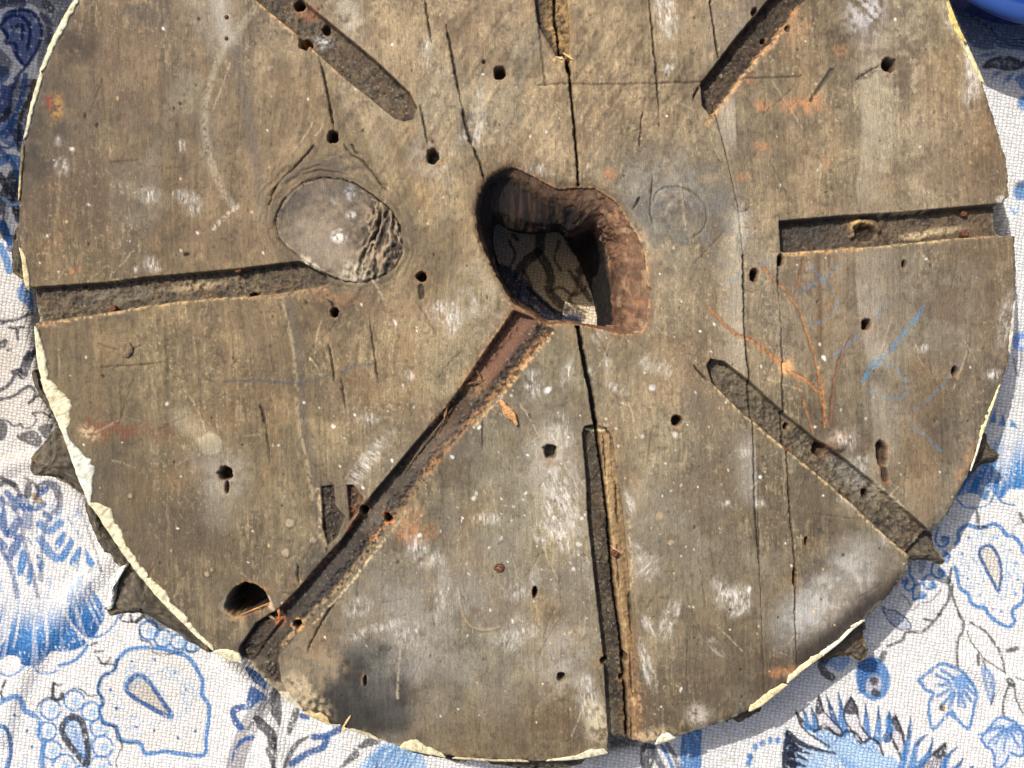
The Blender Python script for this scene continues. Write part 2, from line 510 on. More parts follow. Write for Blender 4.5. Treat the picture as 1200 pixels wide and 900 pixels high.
# --- left: vines on bare linen
for q, w in (([(-20,555),(30,575),(150,560),(280,500)], 2.8), ([(80,632),(205,630)], 3), ([(150,640),(156,730)], 3), ([(-10,770),(50,745),(40,790),(0,800)], 3.4),
             ([(330,800),(290,860),(230,900)], 7), ([(60,830),(100,822)], 2), ([(0,600),(40,585)], 2)):
    cs(cr(0,300,7.5,q), w, INK, .85)
cp(cr(0,300,7.5,[(205,235),(155,290),(160,380),(230,430),(285,500),(290,350),(260,250)]), BLUE, .85)
for q, w in (([(265,-30),(230,40),(200,140)], 9), ([(150,110),(100,200),(50,250),(-20,285)], 3.6), ([(120,120),(170,110),(180,150)], 5), ([(-20,365),(110,335),(240,250),(300,272),(302,350),(255,392)], 3.2),
             ([(300,350),(400,300)], 2.4), ([(-20,535),(60,545),(120,592),(180,578),(205,610),(285,602),(322,520),(285,482),(380,478),(450,520)], 2.0)):
    cs(cr(0,420,7.5,q), w, INK, .85)
for q in ([(140,680),(230,640),(320,640),(372,720),(340,780),(200,735)], [(340,600),(460,575),(440,690),(400,710),(350,650)], [(-20,550),(50,565),(66,640),(30,720),(-10,700)]):
    cp(cr(0,420,7.5,q), INK, .8)
# --- upper left: dark blue peony
PE = lambda q: cr(0, 0, 5.625, q)
cp(PE([(20,100),(80,62),(160,60),(240,100),(275,180),(262,290),(210,390),(180,440),(110,400),(60,280),(10,200)]), (44, 78, 138), .85)
for q in ([(60,80),(150,65),(230,95),(270,170),(262,280),(200,400),(100,520)], [(10,190),(50,230),(40,280),(100,290),(110,360),(150,420)], [(40,120),(110,100),(180,140),(200,220),(180,320)],
          [(80,180),(150,170),(140,260)], [(-10,180),(40,130)]):
    cs(PE(q), 3.4, (18, 40, 92), .9)
cp(PE([(-30,560),(60,560),(140,500),(90,600),(80,720),(40,760),(-30,730)]), (30, 62, 128), .9)
cp(PE([(-20,450),(40,440),(70,500),(-10,560)]), (52, 88, 150), .8)
cs(PE([(80,580),(150,575),(230,560)]), 2.6, INK); cs(PE([(-20,30),(60,10),(140,20)]), 10, (24,40,84), .8)
cs(PE([(280,100),(330,180),(320,270)]), 6, INK, .7); cs(PE([(300,20),(330,60)]), 8, INK, .7)
cp(PE([(0,780),(60,760),(150,820),(160,900),(140,980),(60,960),(-20,900)]), (58, 98, 160), .75)
Q2 = lambda q: cr(0, 150, 5.625, q)
for q, w, c in (([(-10,120),(60,130),(110,80),(150,60)], 3, DEEP), ([(40,60),(80,20),(130,20)], 3, DEEP), ([(-10,220),(80,200),(140,240)], 9, BLUE), ([(-10,340),(60,330),(110,280)], 3, GREY),
                ([(-10,520),(60,430),(100,330)], 16, (30,38,58)), ([(110,360),(100,480),(130,590)], 10, (28,36,56)), ([(20,640),(50,720),(110,740)], 8, (30,38,58)), ([(40,560),(30,640),(60,760)], 5, INK),
                ([(0,780),(40,860),(60,940)], 7, BLUE), ([(60,480),(40,600),(90,700)], 2, (200,200,205))):
    cs(Q2(q), w, c, .85)
# --- below the disc: dark leaves and blue fronds
A = lambda q: cr(160, 780, 7.5, q); B = lambda q: cr(320, 780, 7.5, q)
cs(A([(1250,120),(1120,320),(1000,520),(900,760),(850,960)]), 17, (140, 136, 138), .75)
cs(A([(1230,180),(1090,360),(980,560)]), 2, INK, .7); cs(A([(1280,180),(1150,330),(1040,500)]), 2, INK, .6)
for q in ([(960,10),(1060,50),(1130,130),(1140,210),(1040,150),(970,60)], [(1010,180),(1100,230),(1140,290),(1060,330),(1000,375),(965,320),(975,250)],
          [(820,390),(880,340),(960,345),(985,385),(900,400),(880,440),(920,500),(950,565),(880,550),(835,480)]):
    cp(A(q), DEEP, .92)
cs(A([(1010,635),(930,660),(870,740),(840,840)]), 5.5, DEEP, .9, 2)
cs(A([(1060,480),(1180,600),(1200,700)]), 9, INK, .85); cs(A([(1150,740),(1200,860),(1210,960)]), 4.5, INK, .8)
for q in ([(20,165),(60,230),(78,380),(60,530),(20,480),(-20,400),(-15,250)], [(190,375),(235,400),(200,500),(150,610),(120,590),(140,480)], [(335,615),(230,700),(170,790),(120,900),(80,900),(130,760),(220,650)],
          [(925,640),(930,680),(820,720),(700,740),(760,690),(860,620)], [(735,740),(755,800),(640,880),(580,900),(660,800)]):
    cp(B(q), INK, .82)
cs(B([(10,640),(20,760),(0,900)]), 4, INK, .8)
for q, w in (([(620,540),(520,590),(440,625),(360,625)], 6), ([(470,640),(440,715),(330,760),(240,810),(170,865)], 6.5), ([(250,440),(300,455)], 5)):
    cs(B(q), w, DEEP, .9)
cp(B([(860,760),(960,690),(1130,690),(1300,760),(1300,960),(760,960)]), PALE, .75)
for k in range(10):
    cs(B([(820 + k * 42, 900), (900 + k * 40, 790 - (k % 3) * 20), (960 + k * 38, 720)]), 2, BLUE, .7)
# --- right foot of the disc: dark stems and a blue stripe
C_ = lambda q: cr(720, 780, 7.5, q)
cp(C_([(235,700),(330,690),(360,760),(330,900),(240,900)]), INK, .85)
cs(C_([(340,720),(370,800),(430,920)]), 6, (70,72,84), .8); cs(C_([(415,700),(470,800),(520,920)]), 3.4, BLUE)
cs(C_([(460,690),(540,820),(560,920)]), 4, INK, .7)
cp(C_([(590,600),(770,540),(765,700),(765,960),(580,960),(575,760)]), BLUE, .92, False)
cs(C_([(640,600),(650,760),(640,920)]), 2, PALE, .6); cs(C_([(-10,690),(60,680),(170,680)]), 7, GREY, .6)
for x, y in [(1190,800),(1180,860)]: CL.paint(CL.ell(*C_([(x, y)])[0], 3.5, 4, 0, .3), BLUE, .9)
# --- lower right flower
E = lambda q: cr(880, 780, 7.5, q); G = lambda q: cr(1040, 780, 7.5, q)
for x, y in [(40,715),(102,682),(170,655),(236,655),(0,810)]:
    CL.paint(CL.ell(*E([(x, y)])[0], 3.2, 4.4, 15, .3), BLUE, .85)
CL.paint(CL.poly(E([(560,590),(650,560),(760,620),(860,580),(960,660),(1060,650),(1160,790),(1260,800),(1300,1000),(900,960),(760,800),(620,690)]), 1, True), PALE, .75)
for a_, b_ in ((590,640),(650,640),(720,690),(800,660),(870,650),(940,710),(1020,740),(1090,760)):
    x, y = E([(a_, b_)])[0] if isinstance(b_, (int,)) else (0, 0)
    for k in range(5):
        t = -2.6 + k * .42
        cs([(x, y), (x + 8 * math.cos(t), y + 8 * math.sin(t))], 1.4, (220, 226, 234) if k % 2 else BLUE, .8)
fan(E([(315,555),(345,585),(430,670),(600,720),(745,772),(900,860),(1000,980),(300,1010),(278,900),(275,790),(290,640)]), 1010, 960, -10, 60, (130, 168, 208), None, 30, .8, 8)
cp(E([(315,548),(292,640),(272,800),(290,930),(400,930),(395,800),(410,720),(360,640)]), (28, 34, 52), .95)
for q in ([(330,600),(450,690),(600,740),(745,772)], [(350,690),(430,740),(530,775)], [(340,780),(430,800),(500,840)], [(340,860),(420,865),(480,890)]):
    cs(E(q), 6.5, (30, 34, 50), .92, 2)
cs(E([(400,415),(440,520),(520,605),(600,655),(690,712)]), 2.2, INK); cs(E([(400,415),(450,490),(560,575)]), 3.2, INK)
for bx, by, tx, ty, w, c in ((500,540,455,380,7,BLUE),(570,560,528,358,8,BLUE),(750,560,662,262,10,DEEP),(810,580,768,232,11,BLUE),(1020,620,1000,322,9,BLUE),(1110,650,1122,350,9,BLUE),(1200,640,1230,430,9,DEEP)):
    cs(E([(bx, by), ((bx + tx) / 2 + 6, (by + ty) / 2), (tx, ty)]), w, c, .9, .6)
    cs(E([((bx + tx) / 2 + 4, (by + ty) / 2 - 30), (tx, ty)]), 3, INK, .6, .6)
for q in ([(600,258),(640,400),(700,470),(790,560),(800,610),(770,615),(650,520),(600,540),(575,420),(580,340)], [(875,278),(920,340),(945,440),(960,520),(1040,640),(960,680),(880,560),(830,480),(822,380)]):
    cp(E(q), (205, 200, 204), .8)
    cs(E(q + [q[0]]), 1.8, INK)
cp(E([(600,258),(640,400),(610,430),(580,420),(578,340)]), (40, 38, 50), .9); cp(E([(875,278),(920,340),(940,420),(880,430),(830,420),(822,370)]), (40, 38, 50), .9)
cs(E([(560,580),(640,550),(705,570),(762,612),(850,575),(930,600),(978,662),(1050,640),(1120,680),(1160,785)]), 2.4, INK)
for q in ([(65,440),(30,520),(40,640),(100,760),(140,840),(150,700),(120,560)], [(512,685),(440,740),(340,830),(250,920),(480,920),(500,800)]):
    cp(G(q), (200, 194, 200), .8); cs(G(q + [q[0]]), 2.6, INK)
cp(G([(65,440),(40,520),(60,560),(120,600),(110,530)]), INK, .85); cp(G([(512,685),(440,740),(400,790),(470,820),(500,770)]), INK, .9)
for q in ([(120,920),(185,640),(205,440)], [(210,900),(260,690),(358,602)], [(280,880),(370,760),(400,630)], [(490,920),(530,800),(618,712)], [(560,940),(620,880),(668,815)], [(700,960),(740,900),(755,885)], [(20,560),(10,460),(16,405)]):
    cs(G(q), 8, BLUE, .9, 1.2); cs(G(q[1:]), 3, INK, .6, 1)
for k in range(7):
    cs(G([(290 + k * 28, 905), (330 + k * 25, 850 - k * 8)]), 1.6, INK, .7)
# --- berries
for bx, by, rx, ry in ((1023, 795, 20, 26),):
    CL.paint(CL.ell(bx, by, rx, ry, -12, .06), BLUE, .9)
    for k in range(9):
        cs([(bx - 17, by - 18 + k * 4.4), (bx - 4, by - 22 + k * 4.2), (bx + 6, by - 17 + k * 3.4)], 2.0, DEEP, .85)
    CL.paint(CL.ell(bx + 1, by + 8, 9, 12, 20, .2), (190, 188, 190), .8)
    CL.paint(CL.ell(bx + 1, by + 3, 5, 5.5, 0, .3), INK, .85); CL.paint(CL.ell(bx + 3, by + 17, 6, 5, 20, .3), INK, .85)
cp([(960,776),(972,768),(988,768),(997,771),(990,784),(982,787),(973,780)], (120,160,208), .8)
cs([(970,770),(963,779),(966,788),(975,794)], 7, (52, 50, 58), .85); cs([(1036,766),(1032,773)], 6, (60,60,66), .8)
# --- right cartouche with its teardrop
H = lambda q: cr(1040, 600, 7.5, q); J = lambda q: cr(1040, 720, 7.5, q)
RC = H([(600,275),(625,250),(630,170),(700,115),(790,138),(860,132),(930,105),(1000,140),(1040,200),(1110,220),(1170,280),(1195,350),(1250,420),(1262,500),(1225,570),(1205,660),(1195,780),(1110,850),(1100,920),(1120,960),(1060,1010),(930,940),(890,900),(850,842),(800,838),(730,790),(710,720),(640,670),(620,600),(598,480)])
cs(RC, 3.8, BLUE); 
RT = H([(855,298),(812,335),(820,400),(880,530),(930,620),(975,695),(1000,560),(985,430),(940,330),(900,295)])
cp(RT, (176, 162, 138), .5); cs(RT + [RT[0]], 3.2, DEEP)
dots(H([(720,230),(960,228),(655,370),(1085,335),(1130,450),(710,582),(1150,595),(810,735),(1132,718),(930,850),(1000,870)]), 1.7, BLUE)
cs(H([(780,430),(820,520),(840,600),(810,640)]), 1.6, PALE, .7); cs(H([(1040,380),(1045,560),(1030,760),(960,740)]), 1.6, PALE, .7); cs(H([(840,180),(835,250)]), 1.6, PALE, .7)
for q in ([(455,140),(420,230),(455,300),(520,290),(535,230),(485,220)], [(500,350),(545,380),(520,440)], [(400,450),(385,520),(430,577),(490,560),(500,520),(450,505)], [(385,545),(335,565),(315,620),(350,672),(420,660),(400,620)],
          [(200,480),(190,540),(230,600),(235,650),(195,690),(150,660),(180,605),(140,610)], [(230,770),(228,690),(265,630),(320,630)], [(240,765),(320,750),(340,725)]):
    cs(H(q), 2.5, BLUE)
for x, y in [(500,245),(515,385),(470,535),(395,640),(160,612),(300,728)]:
    CL.paint(CL.ell(*H([(x, y)])[0], 4.5, 4.5, 0, .4), BLUE, .75)
cp(H([(270,430),(345,430),(310,540),(280,540)]), (96,104,128), .6)
for q, w in (([(565,500),(545,600),(545,740),(500,830),(450,905)], 3.2), ([(570,640),(575,740),(630,905)], 2.4), ([(780,-20),(795,60),(800,130),(860,130)], 3), ([(120,720),(180,770),(215,860),(280,810),(400,770),(470,680)], 1.0),
             ([(1160,10),(1200,90)], 3), ([(1105,190),(1120,120),(1170,100)], 1.2)):
    cs(H(q), w, INK, .8)
for q, w in (([(460,0),(380,90),(300,150),(170,160),(120,230),(0,280)], 2.8), ([(320,40),(390,55)], 3), ([(630,0),(665,60),(660,140),(625,220),(610,330),(620,470)], 2.6), ([(705,150),(715,200),(750,265),(810,340),(860,400),(960,460),(1040,520)], 1.4),
             ([(730,70),(860,150),(940,250),(1000,360),(1030,500)], 2.6), ([(800,350),(800,440)], 3), ([(845,400),(860,460),(880,490)], 2), ([(1085,590),(1040,700),(1015,800),(1022,900)], 2.6), ([(1110,600),(1115,660),(1140,770),(1190,870)], 1.8),
             ([(1065,580),(1100,610)], 6), ([(1130,560),(1200,575)], 1.6), ([(1060,320),(1100,310),(1135,300)], 4)):
    cs(J(q), w, INK, .8)
for P in (cr(800, 600, 3, [(700,335),(760,355),(795,385),(800,410),(765,412),(725,385)]),):
    cp(P, (150, 162, 184), .7); cs(P + [P[0]], 1.4, INK, .8)
BF = J([(270,580),(360,510),(440,450),(500,435),(570,460),(650,500),(730,590),(780,680),(770,780),(725,980),(690,1000),(600,900),(570,850),(500,910),(420,1000),(390,990),(365,850),(372,770),(400,690),(330,660),(295,600)])
cs(BF + [BF[0]], 3.2, BLUE, .9)
CL.paint(CL.ell(*J([(640,600)])[0], 9.5, 10, 0, .35), (100, 146, 198), .9)
for q in ([(430,530),(540,590)], [(480,490),(580,560)], [(415,620),(550,620)], [(440,720),(560,650)], [(470,810),(580,680)], [(540,820),(590,700)], [(630,800),(625,690)], [(680,810),(650,690)], [(735,760),(680,680)], [(760,700),(700,640)], [(700,560),(740,620)], [(560,880),(590,910)]):
    cs(J(q), 3.4, BLUE, .85)
CL.paint(CL.ell(*J([(480,825)])[0], 3.5, 4, 0, .3), (52, 52, 48), .85); CL.paint(CL.ell(*J([(497,822)])[0], 1.4, 3, 0, .3), (196, 150, 30), .9)
LFJ = J([(825,450),(830,540),(860,660),(910,795),(945,690),(948,580),(915,510),(870,470)])
cp(LFJ, BLUE, .7); cs(J([(875,540),(890,620),(905,700)]), 2, (214, 214, 214), .8); cs(LFJ[3:5], 1.4, INK)
B2 = G([(820,640),(900,540),(960,470),(1030,460),(1120,500),(1180,580),(1200,690),(1195,785),(1140,790),(1080,770),(1050,835),(1000,893),(945,890),(930,760),(860,705)])
cp(B2, (170, 190, 222), .5); cs(B2 + [B2[0]], 2.8, BLUE)
for k in range(13):
    t = 0.1 + k * 0.23
    x, y = G([(1050, 520)])[0]
    cs([(x + 5 * math.cos(t), y + 5 * math.sin(t)), (x + (20 + 9 * ((k * 7) % 3)) * math.cos(t), y + (16 + 8 * ((k * 5) % 3)) * math.sin(t))], 2.2, (84, 128, 182), .85)
# --- right: fringe, rosettes
fan([(1104,600),(1120,575),(1122,582),(1135,578),(1146,580),(1155,586),(1162,573),(1170,585),(1181,577),(1186,573),(1210,572),(1250,560),(1250,500),(1190,500),(1140,540)], 1195, 470, 20, 110, (86, 138, 190), (60, 112, 168), 36, 1, 4)
cs([(1120,582),(1128,592),(1140,595),(1156,592),(1163,584),(1164,576)], 1.8, BLUE); cs([(1169,584),(1178,590),(1190,592)], 1.8, BLUE)
for q in ([(1158,497),(1166,478),(1168,494)], [(1170,498),(1176,482),(1179,500)], [(1183,500),(1186,492),(1194,502)]):
    cp(q, BLUE, .9, False)
CL.paint(CL.ell(1195, 400, 9, 11, 0, .2), (106, 150, 214), .85); CL.paint(CL.ell(1198, 402, 4, 5, 0, .3), (220, 220, 222), .8)
cs([(1188,420),(1192,440),(1196,430),(1198,410)], 1.5, GREY)
CL.paint(CL.ell(1197, 224, 9, 11, 20, .2), BLUE, .85); CL.paint(CL.ell(1196, 216, 7, 5, 0, .3), INK, .5); cs([(1184,244),(1190,250),(1194,240)], 2, PALE)
CL.paint(CL.ell(1200, 122, 8, 8, 0, .3), BLUE, .7)
# --- upper right: dark fringe and a curled leaf
K_ = lambda q: cr(1040, 0, 7.5, q)
cp(K_([(540,-40),(640,0),(800,40),(1000,150),(1200,230),(1300,300),(1300,420),(1100,440),(980,420),(880,440),(740,400),(660,260)]), (64, 92, 138), .75)
for k in range(9):
    cs(K_([(700 + k * 30, 120 + k * 18), (860 + k * 22, 220 + k * 22), (1000 + k * 18, 330 + k * 12), (1250, 330 + k * 18)]), 1.8, (24, 34, 58) if k % 2 else (150, 168, 190), .75)
cs(K_([(940,390),(1000,450),(1060,470)]), 2.2, (205, 205, 208), .8)
cp(K_([(828,606),(870,540),(950,500),(1060,490),(1160,520),(1240,560),(1200,590),(1130,620),(1040,625),(940,600)]), (56, 56, 66), .9)
for q in ([(900,560),(1000,530),(1100,550)], [(960,580),(1060,560),(1150,580)]):
    cs(K_(q), 1.6, (150, 150, 156), .7)
for q in ([(760,500),(860,470),(960,460),(930,490),(800,500)], [(910,690),(950,630),(1000,630),(960,670)], [(1010,750),(1040,680),(1120,640),(1060,720)], [(1120,690),(1200,640),(1260,640),(1240,760),(1190,790),(1150,740)], [(1150,900),(1190,840),(1240,800),(1240,940)]):
    cp(K_(q), BLUE, .8)
# --- seen through the bore
V = lambda q: cr(540, 180, 4.09, q)
for q, w, c in (([(385,360),(380,420),(370,470),(300,530),(275,600)], 9, INK), ([(370,470),(415,540),(430,600),(425,660),(500,740),(580,785)], 8, INK), ([(250,390),(270,410)], 4, INK),
                ([(600,560),(560,600),(620,700)], 5, (74,66,54)), ([(520,430),(580,520),(560,560)], 5, (74,66,54))):
    cs(V(q), w, c, .8)
cp(V([(170,530),(250,550),(290,620),(270,700),(200,620)]), (40, 56, 92), .85); cp(V([(300,600),(350,650),(450,740),(570,790),(560,830),(380,830),(270,720)]), (44, 60, 98), .85)
cs(V([(320,640),(380,700),(470,770),(560,800)]), 3, INK); cs(V([(300,690),(380,760),(460,800)]), 2.4, (140,150,175), .8)
for q, w in (([(560,420),(600,470),(640,520),(650,600)], 4), ([(470,420),(450,500),(480,560)], 4), ([(300,560),(340,640),(330,720),(380,780)], 4), ([(430,660),(480,640),(540,680),(600,640)], 4), ([(520,560),(560,640),(520,700),(560,740)], 5), ([(230,420),(260,480),(240,540)], 4), ([(480,760),(540,740),(600,760)], 4)):
    cs(V(q), w * .7, (60, 48, 34), .75)
# dark ground of the print in the upper left corner
for q in ([(-20,-30),(60,-30),(85,0),(70,30),(52,26),(40,6),(10,4),(-20,14)], [(50,28),(62,40),(50,70),(44,84),(46,52)], [(-20,48),(4,60),(14,76),(2,92),(-20,96)], [(14,100),(34,92),(40,104),(30,150),(20,170),(8,140)]):
    cp(q, (52, 60, 80), .7)
for q, w, c in (([(30,88),(24,120),(10,150),(0,156)], 5, DEEP), ([(36,112),(24,140),(22,176)], 4, INK), ([(0,176),(14,190),(24,214)], 5, DEEP), ([(10,130),(2,140)], 7, INK), ([(0,205),(10,225),(20,250)], 6, INK), ([(-6,255),(8,272),(12,292)], 6, DEEP), ([(4,232),(14,240),(22,238)], 3, PALE)):
    cs(q, w, c, .85)
# fine hatching inside the motifs
rh = np.random.RandomState(11)
def hatch(cx, cy, rx, ry, n, c=PALE, a=.6):
    for k in range(n):
        t = rh.uniform(0, 6.28); r0 = rh.uniform(.45, .9)
        x = cx + rx * r0 * math.cos(t); y = cy + ry * r0 * math.sin(t)
        cs([(x, y), (x + 5 * math.cos(t + .5), y + 6 * math.sin(t + .5)), (x + 8 * math.cos(t + .9), y + 9 * math.sin(t + .9))], rh.uniform(.9, 1.5), c, a)
hatch(180, 820, 54, 48, 60); hatch(20, 870, 30, 40, 24); hatch(1162, 665, 40, 46, 44); hatch(90, 860, 22, 26, 14, BLUE, .5)
for k in range(40):
    x = rh.uniform(0, 120); y = rh.uniform(585, 690)
    cs([(x, y), (x + rh.uniform(-6, 6), y + rh.uniform(6, 14))], rh.uniform(1.2, 3), [BLUE, DEEP, (120, 130, 150), PALE][k % 4], .55)
for q, w, c in (([(0,585),(20,600),(30,640),(45,700)], 4, (96, 106, 134)), ([(70,590),(52,620),(48,680)], 4, (96, 106, 134)), ([(96,600),(110,640),(118,668)], 2.4, (150, 150, 150)), ([(0,640),(14,668),(20,700)], 5, DEEP), ([(30,560),(44,572),(40,590)], 3, INK), ([(0,560),(14,566),(24,580)], 4, INK)):
    cs(q, w, c, .7)
# --- the print goes on beyond the picture
for cx, cy, r in ((-70, 300, 46), (-60, 880, 48), (520, 950, 42), (1000, 965, 44), (1275, 300, 48), (1290, 860, 46), (700, 960, 30)):
    cartouche(cx, cy, r, cx * .1)
for cx, cy in ((-90, 480), (-80, 130), (1280, 130), (1270, 480), (250, 960), (860, 960), (-90, 720)):
    for k in range(7):
        ring(cx + 24 * math.cos(k * .9), cy + 24 * math.sin(k * .9), 9, 2)
    drop(cx, cy, 26, 14, 70, INK, 4)

CL.h = 5.0 * (fbm(CL.X / 150, CL.Y / 150, 231, 2) - .5) + 1.0 * (fbm(CL.X / 40, CL.Y / 40, 241, 2) - .5)
for q, w, z in (([(268,775),(300,830),(330,910)], 26, 6), ([(1060,690),(1110,760),(1180,800),(1260,830)], 22, 5), ([(905,830),(960,870),(1000,930)], 20, 5), ([(120,660),(70,720),(20,800),(0,860)], 24, 5), ([(1150,560),(1200,600),(1260,610)], 18, 4), ([(390,860),(430,890),(440,930)], 16, 4), ([(-20,560),(30,540),(70,545)], 16, 4), ([(1180,380),(1195,520),(1230,640)], 40, 4), ([(-40,300),(20,420),(60,520)], 40, 3), ([(700,900),(735,885),(790,930)], 24, 6)):
    CL.rim(CL.stroke(q, w, w * .45, None, True, False), z)
zc = CL.h * S + 0.042 * ss(.87 * 585, 585, np.hypot(CL.X - 606, CL.Y - 312))   # cloth lifted round the disc to narrow the disc's shadow
k = (T + D - zc) / D
CX = (CL.X - 600) * S * k; CY = -(CL.Y - 450) * S * k
ny, nx = CL.X.shape
hid = ((np.hypot((CL.X - 606), (CL.Y - 345)) < 430) & ~((np.abs(CL.X - 650) < 120) & (np.abs(CL.Y - 320) < 120))) | (CL.Y < -62) & (np.abs(CL.X - 600) < 400)
idx = np.arange(ny * nx).reshape(ny, nx)
quads = []
BL = 12
for i in range(0, ny - 1, BL):
    for j in range(0, nx - 1, BL):
        i1 = min(i + BL, ny - 1); j1 = min(j + BL, nx - 1)
        if hid[i:i1 + 1, j:j1 + 1].all():
            quads.append(np.array([[idx[i, j], idx[i1, j], idx[i1, j1], idx[i, j1]]]))
        else:
            a = idx[i:i1, j:j1].ravel(); b = idx[i + 1:i1 + 1, j:j1].ravel()
            c = idx[i + 1:i1 + 1, j + 1:j1 + 1].ravel(); d = idx[i:i1, j + 1:j1 + 1].ravel()
            quads.append(np.stack([a, b, c, d], 1))
quads = np.concatenate(quads)
used = np.zeros(ny * nx, bool); used[quads.ravel()] = True
remap = np.cumsum(used) - 1
co = np.stack([CX, CY, zc], -1).reshape(-1, 3)[used]
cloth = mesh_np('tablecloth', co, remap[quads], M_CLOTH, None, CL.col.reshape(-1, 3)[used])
tag(cloth, 'white linen tablecloth printed with blue and black flowers and scalloped teardrops under the wooden disc', 'tablecloth')
del CL, slub, big, warm

# ------------------------------------------------------------------ the wooden disc, upper face as a sculpted sheet
W = Canvas(np.arange(4, 1206, 1.1), np.concatenate([np.arange(-300, -36, 5.0), np.arange(-36, 906, 1.1)]), warp=1.3, wscale=4.5)
X, Y = W.X, W.Y
left_pts = [(90,-2),(82,7),(63,43),(47,83),(37,117),(28,160),(25,187),(22,217),(22,233),(20,273),(25,300),(28,333),(34,340),(40,378),(40,387),(43,423),(48,447),(62,480),(72,507),(87,547),(107,597),(113,600),(147,653),(187,703),(217,733),(248,762),(267,773),(283,776),(292,781),(328,813),(353,833),(383,848),(400,852),(433,863),(470,877),(500,883),(543,889),(600,894),(667,891),(712,883),(713,867),(748,870),(753,873),(800,862),(858,843),(893,826),(923,800),(967,767),(1013,727),(1043,697),(1065,667),(1066,651),(1078,638),(1090,623),(1113,600),(1137,553),(1150,513),(1170,460),(1183,423),(1188,383),(1192,333),(1190,300),(1190,277),(1176,272),(1173,257),(1174,240),(1183,230),(1180,187),(1167,143),(1153,100),(1133,50),(1112,0)]
arc = []
for a in np.linspace(math.radians(-31.2), math.radians(-150.2), 40)[1:-1]:
    arc.append((606 + 590 * math.cos(a), 305 + 590 * math.sin(a)))
OUT = np.array(left_pts + arc, dtype=float)
HOLE = np.array([(568,214),(577,204),(589,198),(602,195),(616,201),(628,207),(643,215),(655,220),(677,219),(696,220),(711,228),(723,237),(733,253),(743,268),(753,285),(758,307),(760,336),(760,366),(755,385),(740,391),(721,390),(706,386),(677,380),(655,379),(638,379),(623,368),(603,356),(589,336),(579,317),(569,297),(561,275),(558,256),(560,234)], dtype=float)
full = (slice(0, X.shape[0]), slice(0, X.shape[1]))
dO, _ = W.dist(OUT, full, True)
hs = W.sub(HOLE, 60)
dH = np.full(X.shape, 99, dtype=F)
dH[hs] = -W.dist(curve(HOLE, True, 3), hs, True)[0]

# ---- base colour: slow drift of tone over the boards, as the old surface has it
gx = np.array([50, 150, 250, 350, 450, 550, 650, 750, 850, 950, 1050, 1150])
gy = np.array([50, 150, 250, 350, 450, 550, 650, 750, 850])
tone = [
 [(104,86,66),(114,94,72),(126,108,86),(140,120,94),(146,124,96),(150,128,100),(152,130,100),(152,130,100),(132,112,88),(132,112,86),(148,132,110),(128,110,80)],
 [(100,84,66),(110,92,70),(122,102,78),(136,114,86),(144,122,92),(152,130,100),(152,130,102),(148,126,98),(136,118,94),(138,118,92),(146,130,106),(120,100,78)],
 [(106,86,64),(112,92,68),(124,102,76),(128,106,80),(148,126,94),(152,130,98),(140,120,92),(118,110,98),(130,112,88),(134,114,88),(146,128,104),(116,98,76)],
 [(122,102,74),(122,103,75),(126,105,76),(136,114,84),(144,122,92),(138,118,90),(136,118,90),(136,120,96),(132,114,90),(122,106,86),(126,112,94),(120,102,82)],
 [(114,98,72),(116,99,73),(118,100,74),(132,112,84),(138,118,90),(128,114,90),(126,114,92),(140,122,96),(132,114,90),(120,104,82),(126,112,92),(114,100,82)],
 [(98,86,65),(106,92,70),(118,101,76),(130,112,84),(128,111,86),(122,110,88),(122,110,90),(134,118,94),(118,104,82),(110,97,78),(132,118,97),(114,101,84)],
 [(98,86,65),(98,86,66),(108,93,71),(120,104,80),(120,106,84),(122,110,88),(130,117,94),(126,114,92),(116,102,82),(116,101,80),(116,103,85),(112,100,84)],
 [(98,86,65),(98,86,66),(104,90,69),(112,98,77),(108,98,80),(122,112,93),(122,109,87),(120,106,84),(106,93,73),(108,92,72),(120,112,100),(112,100,84)],
 [(98,86,65),(98,86,66),(104,90,69),(104,92,74),(86,79,67),(112,98,76),(108,92,70),(100,85,65),(90,78,60),(86,73,56),(110,100,88),(112,100,84)]]
tone = np.array([[lin(c) for c in r] for r in tone], dtype=F)
tone = tone * .94 * np.array([.835, .875, .85], dtype=F)
wx = X + 50 * (fbm(X / 90, Y / 130, 31, 3) - .5); wy = Y + 60 * (fbm(X / 110, Y / 140, 41, 3) - .5)
fx = np.clip((wx - 50) / 100, 0, 10.999); fy = np.clip((wy - 50) / 100, 0, 7.999)
ix = fx.astype(int); iy = fy.astype(int)
tx = (fx - ix); ty = (fy - iy)
tx = (tx * tx * (3 - 2 * tx))[..., None]; ty = (ty * ty * (3 - 2 * ty))[..., None]
W.col = ((tone[iy, ix] * (1 - tx) + tone[iy, ix + 1] * tx) * (1 - ty) + (tone[iy + 1, ix] * (1 - tx) + tone[iy + 1, ix + 1] * tx) * ty).astype(F)

